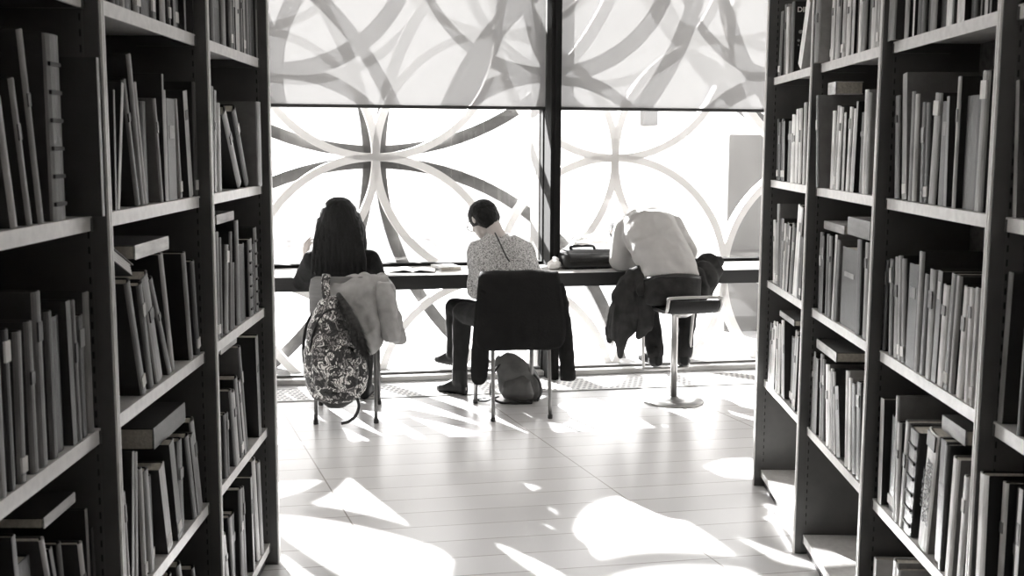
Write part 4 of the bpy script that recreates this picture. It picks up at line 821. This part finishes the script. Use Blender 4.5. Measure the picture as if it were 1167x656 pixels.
# ------------------------------------------------------------------ jackets and bags
M_parka = mat('light grey parka cloth', .30, .6, 0, .35, .16, 14, .35, 30)
for m_, st_, sc_ in ((M_parka, .9, 9), (M_shirt, .55, 7)):
    nt_ = m_.node_tree; bp_ = [x for x in nt_.nodes if x.type == 'BUMP'][0]; bp_.inputs['Strength'].default_value = st_; bp_.inputs['Distance'].default_value = .05
    n_ = bp_.inputs['Height'].links[0].from_node; n_.inputs['Scale'].default_value = sc_; n_.noise_type = 'RIDGED_MULTIFRACTAL'; n_.inputs['Detail'].default_value = 2.5; n_.inputs['Distortion'].default_value = .6
M_blackcloth = mat('black jacket cloth', .010, .9, 0, .15, .2, 20, .2, 80)
M_grycloth = mat('charcoal jacket cloth', .024, .85, 0, .2, .35, 14, .25, 60)
# black jacket over the middle chair
JB = empty('jacket', (.0, 6.5, .84)); tag(JB, 'black jacket hung over the back of the chair under the knit sweater', 'jacket')
bm = NB()
g = [[(-0.169, 6.630, 0.802), (-0.044, 6.610, 0.820), (0.085, 6.620, 0.825), (0.237, 6.680, 0.808)],
     [(-0.177, 6.560, 0.875), (-0.044, 6.530, 0.886), (0.109, 6.540, 0.886), (0.260, 6.610, 0.874)],
     [(-0.194, 6.440, 0.860), (-0.043, 6.420, 0.873), (0.108, 6.440, 0.872), (0.276, 6.500, 0.855)],
     [(-0.203, 6.420, 0.700), (-0.042, 6.400, 0.704), (0.123, 6.410, 0.703), (0.297, 6.470, 0.696)],
     [(-0.213, 6.420, 0.563), (-0.052, 6.395, 0.558), (0.134, 6.410, 0.556), (0.319, 6.470, 0.557)],
     [(-0.218, 6.430, 0.413), (-0.056, 6.400, 0.429), (0.135, 6.410, 0.433), (0.310, 6.470, 0.413)]]
sheet('jacket_back', g, M_blackcloth, JB, .012, 3, dict(amp=.004, scale=7, st=(1.6, 1, .4), seed=3.))
g = [[(-0.199, 6.440, 0.774), (-0.163, 6.420, 0.777), (-0.128, 6.430, 0.750)], [(-0.219, 6.440, 0.570), (-0.173, 6.410, 0.575), (-0.128, 6.430, 0.546)], [(-0.234, 6.450, 0.388), (-0.183, 6.420, 0.394), (-0.133, 6.440, 0.406)], [(-0.235, 6.460, 0.220), (-0.188, 6.430, 0.217), (-0.137, 6.450, 0.228)]]
sheet('front_panel', g, M_blackcloth, JB, .014, 3, dict(amp=.003, scale=9, seed=2.))
bm = NB(); loft(bm, [((0.272, 6.520, 0.807), (.028, 0, 0), (0, .03, 0)), ((0.294, 6.520, 0.689), (.036, 0, 0), (0, .038, 0)), ((0.310, 6.510, 0.535), (.04, 0, 0), (0, .042, 0)), ((0.322, 6.510, 0.380), (.043, 0, 0), (0, .042, 0)), ((0.329, 6.510, 0.249), (.045, 0, 0), (0, .042, 0)), ((0.329, 6.510, 0.233), (.042, 0, 0), (0, .038, 0))], 20)
fused('sleeve', bm, M_blackcloth, JB, .007, 4, dict(amp=.004, scale=16, seed=6.))

# parka on the chair of the long-haired person
JA = empty('parka', (-.9, 6.3, .85)); tag(JA, 'light grey parka with dark fur trim hung over the chair back beside the backpack', 'parka')
g = [[(-1.061, 6.450, 0.809), (-0.951, 6.460, 0.839), (-0.836, 6.470, 0.864), (-0.726, 6.480, 0.848)],
     [(-1.057, 6.370, 0.844), (-0.937, 6.370, 0.879), (-0.814, 6.380, 0.899), (-0.704, 6.420, 0.870)],
     [(-1.045, 6.320, 0.795), (-0.913, 6.300, 0.818), (-0.786, 6.310, 0.837), (-0.686, 6.380, 0.819)],
     [(-1.016, 6.310, 0.677), (-0.886, 6.270, 0.693), (-0.775, 6.290, 0.701), (-0.709, 6.360, 0.691)],
     [(-0.956, 6.300, 0.549), (-0.852, 6.260, 0.566), (-0.766, 6.280, 0.573), (-0.713, 6.340, 0.573)],
     [(-0.888, 6.300, 0.458), (-0.819, 6.260, 0.411), (-0.757, 6.280, 0.433), (-0.723, 6.330, 0.454)]]
sheet('parka_back', g, M_parka, JA, .012, 3, dict(amp=.020, scale=7.5, st=(1.5, 1, .75), seed=4., amp2=.007, scale2=16))
g = [[(-0.767, 6.400, 0.882), (-0.722, 6.440, 0.878), (-0.688, 6.500, 0.825)], [(-0.753, 6.360, 0.806), (-0.688, 6.400, 0.787), (-0.667, 6.480, 0.725)], [(-0.772, 6.340, 0.674), (-0.670, 6.360, 0.671), (-0.635, 6.460, 0.626)], [(-0.744, 6.350, 0.551), (-0.656, 6.360, 0.540), (-0.609, 6.450, 0.525)], [(-0.706, 6.360, 0.489), (-0.647, 6.370, 0.457), (-0.595, 6.450, 0.453)]]
sheet('parka_front', g, M_parka, JA, .012, 3, dict(amp=.020, scale=10, st=(1.5, 1, .55), seed=8., amp2=.007, scale2=18))
bm = NB(); loft(bm, [((-0.728, 6.360, 0.822), (.03, 0, 0), (0, .035, 0)), ((-0.712, 6.345, 0.733), (.05, 0, 0), (0, .045, 0)), ((-0.698, 6.340, 0.624), (.058, 0, 0), (0, .048, 0)), ((-0.684, 6.340, 0.523), (.05, 0, 0), (0, .042, 0)), ((-0.679, 6.340, 0.493), (.042, 0, 0), (0, .036, 0))], 18)
fused('sleeve', bm, M_parka, JA, .007, 4, dict(amp=.009, scale=15, seed=1., st=(1.2, 1, .6), amp2=.004, scale2=20))
# fur trim: many short strands on a core
bm = NB(); core = [V(p) for p in ((-0.958, 6.200, 0.772), (-0.913, 6.150, 0.710), (-0.860, 6.080, 0.634), (-0.819, 6.050, 0.552), (-0.796, 6.050, 0.485))]
cr = [.014, .024, .028, .022, .008]
chain(bm, core, cr, 12)
for i in range(2600):
    t = rnd.random() * 3.999; k = int(t); f_ = t - k; c0 = core[k].lerp(core[k + 1], f_); r0 = cr[k] * (1 - f_) + cr[k + 1] * f_
    d = V((rnd.gauss(0, 1), rnd.gauss(0, 1), rnd.gauss(0, .6))).normalized(); p = c0 + d * r0 * .9; L = rnd.uniform(.03, .07); q = p + d * L * .8 + V((0, 0, -L * .9)); s_ = d.cross(V((0, 0, 1))).normalized() * .0016
    a, b_, c_ = bm.verts.new(p + s_), bm.verts.new(p - s_), bm.verts.new(q); bm.faces.new((a, b_, c_))
build('fur_trim', bm, mat('dark fur', .035, .8, 0, .2, .5, 60), JA)

# patterned backpack hung from the chair back
BP = empty('backpack', (-0.978, 6.170, 0.437)); tag(BP, 'black and white patterned backpack hanging from the grey chair back', 'backpack')
def bp_mat():
    m = bpy.data.materials.new('doodle print'); m.use_nodes = True; nt = m.node_tree; b = nt.nodes['Principled BSDF']
    tc = nt.nodes.new('ShaderNodeTexCoord'); nz = nt.nodes.new('ShaderNodeTexNoise'); nz.inputs['Scale'].default_value = 16; nz.inputs['Detail'].default_value = 1
    nt.links.new(tc.outputs['Object'], nz.inputs['Vector'])
    ad = nt.nodes.new('ShaderNodeMix'); ad.data_type = 'RGBA'; ad.blend_type = 'ADD'; ad.inputs['Factor'].default_value = .10
    nt.links.new(tc.outputs['Object'], ad.inputs['A']); nt.links.new(nz.outputs['Color'], ad.inputs['B'])
    v1 = nt.nodes.new('ShaderNodeTexVoronoi'); v1.inputs['Scale'].default_value = 36; nt.links.new(ad.outputs['Result'], v1.inputs['Vector'])
    v2 = nt.nodes.new('ShaderNodeTexVoronoi'); v2.feature = 'DISTANCE_TO_EDGE'; v2.inputs['Scale'].default_value = 36; nt.links.new(ad.outputs['Result'], v2.inputs['Vector'])
    wv = nt.nodes.new('ShaderNodeTexWave'); wv.inputs['Scale'].default_value = 17; wv.inputs['Distortion'].default_value = 22; nt.links.new(tc.outputs['Object'], wv.inputs['Vector'])
    r1 = nt.nodes.new('ShaderNodeValToRGB'); nt.links.new(v1.outputs['Color'], r1.inputs['Fac']); r1.color_ramp.interpolation = 'CONSTANT'
    r1.color_ramp.elements[0].color = (.02, .019, .018, 1); r1.color_ramp.elements[1].position = .42; r1.color_ramp.elements[1].color = (.55, .54, .52, 1); r1.color_ramp.elements[1].position = .36; e = r1.color_ramp.elements.new(.66); e.color = (.2, .19, .185, 1)
    r2 = nt.nodes.new('ShaderNodeValToRGB'); nt.links.new(v2.outputs['Distance'], r2.inputs['Fac']); r2.color_ramp.elements[0].position = .03; r2.color_ramp.elements[1].position = .06; r2.color_ramp.elements[0].color = (.01, .01, .01, 1); r2.color_ramp.elements[1].color = (1, 1, 1, 1)
    r3 = nt.nodes.new('ShaderNodeValToRGB'); nt.links.new(wv.outputs['Fac'], r3.inputs['Fac']); r3.color_ramp.elements[0].position = .30; r3.color_ramp.elements[1].position = .42; r3.color_ramp.elements[0].color = (.15, .15, .15, 1); r3.color_ramp.elements[1].color = (1.15, 1.15, 1.15, 1)
    m1 = nt.nodes.new('ShaderNodeMix'); m1.data_type = 'RGBA'; m1.blend_type = 'MULTIPLY'; m1.inputs['Factor'].default_value = 1; nt.links.new(r1.outputs['Color'], m1.inputs['A']); nt.links.new(r2.outputs['Color'], m1.inputs['B'])
    m2 = nt.nodes.new('ShaderNodeMix'); m2.data_type = 'RGBA'; m2.blend_type = 'MULTIPLY'; m2.inputs['Factor'].default_value = 1; nt.links.new(m1.outputs['Result'], m2.inputs['A']); nt.links.new(r3.outputs['Color'], m2.inputs['B'])
    nt.links.new(m2.outputs['Result'], b.inputs['Base Color']); b.inputs['Roughness'].default_value = .6
    return m
M_bp = bp_mat(); M_web = mat('black webbing', .014, .7)
o0 = V((-0.978, 6.170, 0.437))
rg = []
for px_, w_, d_ in (((-1.001, 6.225, 0.758), .030, .03), ((-1.000, 6.220, 0.739), .062, .05), ((-1.009, 6.205, 0.677), .090, .07), ((-1.002, 6.185, 0.582), .125, .088), ((-0.987, 6.170, 0.462), .158, .10), ((-0.973, 6.165, 0.339), .172, .105), ((-0.970, 6.165, 0.255), .160, .10), ((-0.971, 6.170, 0.204), .125, .085), ((-0.972, 6.175, 0.183), .08, .06)):
    rg.append((V(px_) - o0, (w_, .02 * w_, 0), (0, d_, 0)))
bm = NB(); loft(bm, rg, 28, power=.8); fused('main_compartment', bm, M_bp, BP, .006, 6, dict(amp=.006, scale=9, seed=2., amp2=.004, scale2=22))
rg = [(V(px_) - o0, (w_, .02 * w_, 0), (0, d_, 0)) for px_, w_, d_ in (((-0.968, 6.085, 0.507), .09, .02), ((-0.967, 6.075, 0.489), .115, .035), ((-0.962, 6.065, 0.384), .128, .045), ((-0.960, 6.075, 0.284), .115, .04), ((-0.963, 6.090, 0.252), .09, .025))]
bm = NB(); loft(bm, rg, 24, power=.6); fused('front_pocket', bm, M_bp, BP, .006, 5, dict(amp=.005, scale=12, seed=9.))
bm = NB(); loft(bm, [(V((-0.972, 6.175, 0.208)) - o0, (.12, 0, 0), (0, .085, 0)), (V((-0.973, 6.180, 0.172)) - o0, (.085, 0, 0), (0, .06, 0)), (V((-0.978, 6.180, 0.147)) - o0, (.05, 0, 0), (0, .04, 0))], 24); build('base_panel', bm, M_web, BP, True)
bm = NB(); tube(bm, [V(p) - o0 for p in ((-1.104, 6.090, 0.476), (-1.084, 6.100, 0.581), (-1.044, 6.125, 0.665), (-0.982, 6.130, 0.703), (-0.918, 6.120, 0.666), (-0.869, 6.100, 0.572), (-0.840, 6.090, 0.467))], .005, 8, 5); build('zip', bm, M_web, BP, True)
# hanging strap: over the chair back and down to the bag
bm = NB(); tube(bm, [V(p) - o0 for p in ((-1.017, 6.170, 0.726), (-1.043, 6.280, 0.790), (-1.046, 6.315, 0.845), (-1.050, 6.360, 0.863), (-1.058, 6.420, 0.848), (-1.060, 6.440, 0.770))], .02, 10, 6, False, (.024, .006)); build('top_strap', bm, M_bp, BP, True)
for pts in (((-1.080, 6.200, 0.693), (-1.128, 6.215, 0.631), (-1.157, 6.230, 0.539), (-1.165, 6.235, 0.424), (-1.144, 6.220, 0.302)), ((-0.881, 6.260, 0.620), (-0.844, 6.270, 0.519), (-0.818, 6.250, 0.398), (-0.825, 6.220, 0.294))):
    bm = NB(); tube(bm, [V(p) - o0 for p in pts], .014, 10, 5, False, (.016, .006)); build('shoulder_strap', bm, M_web, BP, True)
bm = NB(); tube(bm, [V(p) - o0 for p in ((-0.836, 6.190, 0.310), (-0.861, 6.150, 0.234), (-0.846, 6.140, 0.162), (-0.867, 6.150, 0.100), (-0.908, 6.160, 0.067), (-0.949, 6.170, 0.054))], .009, 8, 6, False, (.010, .003)); build('loose_strap', bm, M_web, BP, True)
bm = NB(); box(bm, (-.018, -.006, -.014), (.018, .006, .014), .004, Matrix.Translation(V((-0.825, 6.185, 0.316)) - o0) @ Matrix.Rotation(.6, 4, 'Y')); build('buckle', bm, M_fascia, BP)

# charcoal jacket lying across the lap of the bent-over person
JC = empty('jacket', (0.752, 7.050, 0.700)); tag(JC, 'charcoal jacket across the lap of the bent-over person, hanging beside the stool', 'jacket'); o1 = V((0.752, 7.050, 0.700))
bm = NB(); loft(bm, [(V((0.799, 7.140, 0.807)) - o1, (.05, 0, 0), (0, .05, 0)), (V((0.781, 7.120, 0.759)) - o1, (.085, 0, 0), (0, .07, 0)), (V((0.752, 7.090, 0.667)) - o1, (.105, 0, 0), (0, .085, 0)), (V((0.729, 7.070, 0.558)) - o1, (.105, 0, 0), (0, .08, 0)), (V((0.697, 7.060, 0.464)) - o1, (.095, 0, 0), (0, .06, 0)), (V((0.670, 7.060, 0.391)) - o1, (.06, 0, .0), (0, .04, 0))], 24)
chain(bm, [V((0.732, 7.040, 0.562)) - o1, V((0.684, 7.030, 0.396)) - o1, V((0.686, 7.030, 0.289)) - o1], [.05, .035, .012]); chain(bm, [V((0.829, 7.040, 0.646)) - o1, V((0.841, 7.020, 0.493)) - o1, V((0.804, 7.020, 0.415)) - o1], [.055, .045, .015]); chain(bm, [V((0.682, 7.100, 0.581)) - o1, V((0.640, 7.100, 0.423)) - o1, V((0.630, 7.100, 0.367)) - o1], [.05, .035, .014])
chain(bm, [V((0.798, 7.130, 0.791)) - o1, V((0.808, 7.010, 0.706)) - o1], [.04, .03])
fused('hanging_body', bm, M_grycloth, JC, .007, 5, dict(amp=.018, scale=11, st=(1.6, 1.2, .35), seed=5., amp2=.006, scale2=18))
bm = NB(); ell(bm, V((1.228, 7.200, 0.751)) - o1, (.085, .09, .11)); ell(bm, V((1.282, 7.260, 0.801)) - o1, (.07, .08, .09)); chain(bm, [V((1.162, 7.140, 0.758)) - o1, V((1.195, 7.120, 0.671)) - o1], [.07, .05]); chain(bm, [V((1.262, 7.280, 0.845)) - o1, V((1.341, 7.340, 0.839)) - o1], [.06, .035])
fused('bunched_sleeve', bm, M_grycloth, JC, .007, 5, dict(amp=.015, scale=10, seed=11., amp2=.006, scale2=18))

# things on the desk
DZ = .781
sa = empty('satchel', W(1.985, 7.38, DZ + .006), WA + .03); tag(sa, 'black leather satchel lying on the desk beside the bent-over person', 'bag')
M_leather = mat('black leather', .012, .35, 0, .5, .3, 30, .15, 120)
bm = NB(); box(bm, (-.20, -.13, 0), (.19, .13, .095), .03, None, 0, 4); fused('bag_body', bm, M_leather, sa, .006, 4, dict(amp=.006, scale=8, seed=3.))
bm = NB(); rg = [((0, y, z), (.185, 0, 0), (0, 0, .010)) for y, z in ((-.135, .050), (-.140, .08), (-.12, .103), (0, .110), (.12, .103))]
loft(bm, [((0.01, -.138, .045), (.17, 0, 0), (0, .006, 0)), ((.01, -.139, .075), (.18, 0, 0), (0, .007, 0)), ((.01, -.10, .108), (.18, 0, 0), (0, .01, .008)), ((.01, .08, .112), (.18, 0, 0), (0, .0, .008))], 24, power=.5); build('flap', bm, M_leather, sa, True)
bm = NB(); tube(bm, [(-.12, -.02, .112), (-.13, -.03, .135), (-.06, -.04, .142), (.02, -.035, .138), (.04, -.02, .112)], .009, 8, 5); build('handle', bm, M_leather, sa, True)
cp = empty('crumpled_sheet', W(1.99, 7.42, DZ + .132), WA); tag(cp, 'crumpled sheets of white paper on top of the black satchel', 'paper')
for nm_, sx, sy, sd, dz in (('sheet', .11, .10, 2., .012), ('sheet', .09, .08, 6., .04)):
    g = [[(-sx + 2 * sx * i / 6 + rnd.uniform(-.012, .012), -sy + 2 * sy * j / 5, dz + rnd.uniform(0, .035) + .06 * max(0, i / 6 - .3) * (1 if sd > 3 else .3)) for i in range(7)] for j in range(6)]
    sheet(nm_, g, mat('white paper', .82, .7), cp, .0015, 2)
pl = empty('plastic_bag', W(1.735, 7.30, DZ + .008), WA); tag(pl, 'small crumpled white plastic bag at the end of the black satchel', 'plastic bag')
bm = NB(); ell(bm, (0, 0, .022), (.03, .05, .022)); ell(bm, (.01, .03, .035), (.02, .03, .025)); ell(bm, (-.02, -.02, .02), (.025, .03, .02)); fused('bag_film', bm, mat('white film', .75, .35), pl, .005, 2, dict(amp=.014, scale=34, seed=4.))
nb = empty('open_notebook', W(.79, 7.32, DZ), WA - .15); tag(nb, 'open notebook with white pages on the desk, left of the knit sweater', 'notebook')
for sx in (-1, 1):
    bm = NB(); rings = []
    for t in (0, .15, .4, .7, 1.): rings.append(((sx * .145 * t, 0, .004 + .014 * math.sin(math.pi * min(1, t * 1.15)) * (1 - t * .35)), (0, .10, 0), (0, 0, .003)))
    loft(bm, rings, 12, power=.3); build('page_block', bm, mat('notebook page', .8, .7), nb, False)
bm = NB(); box(bm, (-.15, -.105, 0), (.15, .105, .002)); build('cover', bm, M_grycloth, nb)
bk = build('book', book_bm(.022, .21, .145, False), [tone(7, 's'), tone(7, 'c')]); tag(bk, 'closed pale book lying on the desk behind the open notebook', 'book')
bk.matrix_world = Matrix.Translation(W(.93, 7.50, DZ + .0115)) @ Matrix.Rotation(WA + .2, 4, 'Z') @ Matrix.Rotation(math.pi / 2, 4, 'X') @ Matrix.Rotation(0, 4, 'Z')
bm = NB(); box(bm, (.005, -.0085, .003), (.142, .0085, .207)); build('pages', bm, M_page, bk)

# rucksack on the floor under the middle chair
RU = empty('rucksack', (0.039, 7.020, 0.057)); o2 = V((0.039, 7.020, 0.046)); o2.z = 0; RU.location = o2; tag(RU, 'grey rucksack slumped on the floor under the middle chair', 'rucksack')
M_ru = mat('grey rucksack nylon', .085, .6, 0, .4, .25, 12, .2, 50)
bm = NB(); loft(bm, [((.03, 0, .012), (.11, 0, 0), (0, .08, 0)), ((.02, 0, .06), (.135, 0, 0), (0, .095, 0)), ((.0, .01, .14), (.12, 0, .02), (0, .09, 0)), ((-.045, .02, .21), (.085, 0, .04), (0, .075, 0)), ((-.085, .02, .255), (.055, 0, .03), (0, .05, 0)), ((-.105, .02, .28), (.03, 0, .02), (0, .03, 0))], 24, power=.85)
fused('bag_body', bm, M_ru, RU, .006, 5, dict(amp=.010, scale=9, seed=6., amp2=.004, scale2=20))
bm = NB(); loft(bm, [((.01, -.085, .03), (.085, 0, 0), (0, .02, 0)), ((.0, -.10, .06), (.10, 0, 0), (0, .028, 0)), ((-.01, -.092, .12), (.085, 0, .02), (0, .028, 0)), ((-.02, -.07, .15), (.06, 0, .02), (0, .02, 0))], 20, power=.7); fused('front_pocket', bm, M_ru, RU, .006, 4, dict(amp=.005, scale=15, seed=2.))
for pts in (((.10, -.03, .17), (.135, -.06, .13), (.145, -.08, .06), (.12, -.09, .012)), ((-.10, -.02, .25), (-.15, -.06, .18), (-.17, -.10, .06), (-.12, -.12, .012), (-.03, -.14, .01), (.09, -.13, .01)), ((-.12, -.05, .03), (-.20, -.10, .012), (-.26, -.06, .012), (-.20, -.01, .012))):
    bm = NB(); tube(bm, pts, .01, 8, 5, False, (.011, .004)); build('strap', bm, M_web, RU, True)
# parts modelled in world coordinates move into their thing's own frame
for r in (PA, PB, PC, JB, JA):
    T = Matrix.Translation(-r.location)
    for c in r.children: c.data.transform(T)

# magazine slumped against the post, middle left bay
c = CASES['L']; mg = empty('magazine', c['O'] + c['D'] * 1.165 + c['n'] * .06 + V((0, 0, 1.315))); tag(mg, 'white-edged magazine slumped over leaning books, third shelf, middle left bay', 'magazine')
X = c['n']; Zl = (c['D'] * .935 + V((0, 0, -.355))).normalized(); Yl = Zl.cross(X); mg.matrix_world = Matrix((X, Yl, Zl)).transposed().to_4x4() @ Matrix.Identity(4); mg.location = c['O'] + c['D'] * 1.10 + c['n'] * .05 + V((0, 0, 1.335))
bm = NB()
for i in range(4): box(bm, (.001 * i, -.012 + .0062 * i, -.10 + .002 * i), (.19, -.0065 + .0062 * i, .10 - .003 * i), .0012)
build('pages', bm, mat('magazine pages', .72, .6), mg)
bm = NB(); box(bm, (-.001, -.0145, -.102), (.192, -.0125, .102)); build('back_cover', bm, tone(3, 'c'), mg); bm = NB(); box(bm, (-.001, .0125, -.102), (.192, .0145, .102)); build('front_cover', bm, tone(5, 'c'), mg)
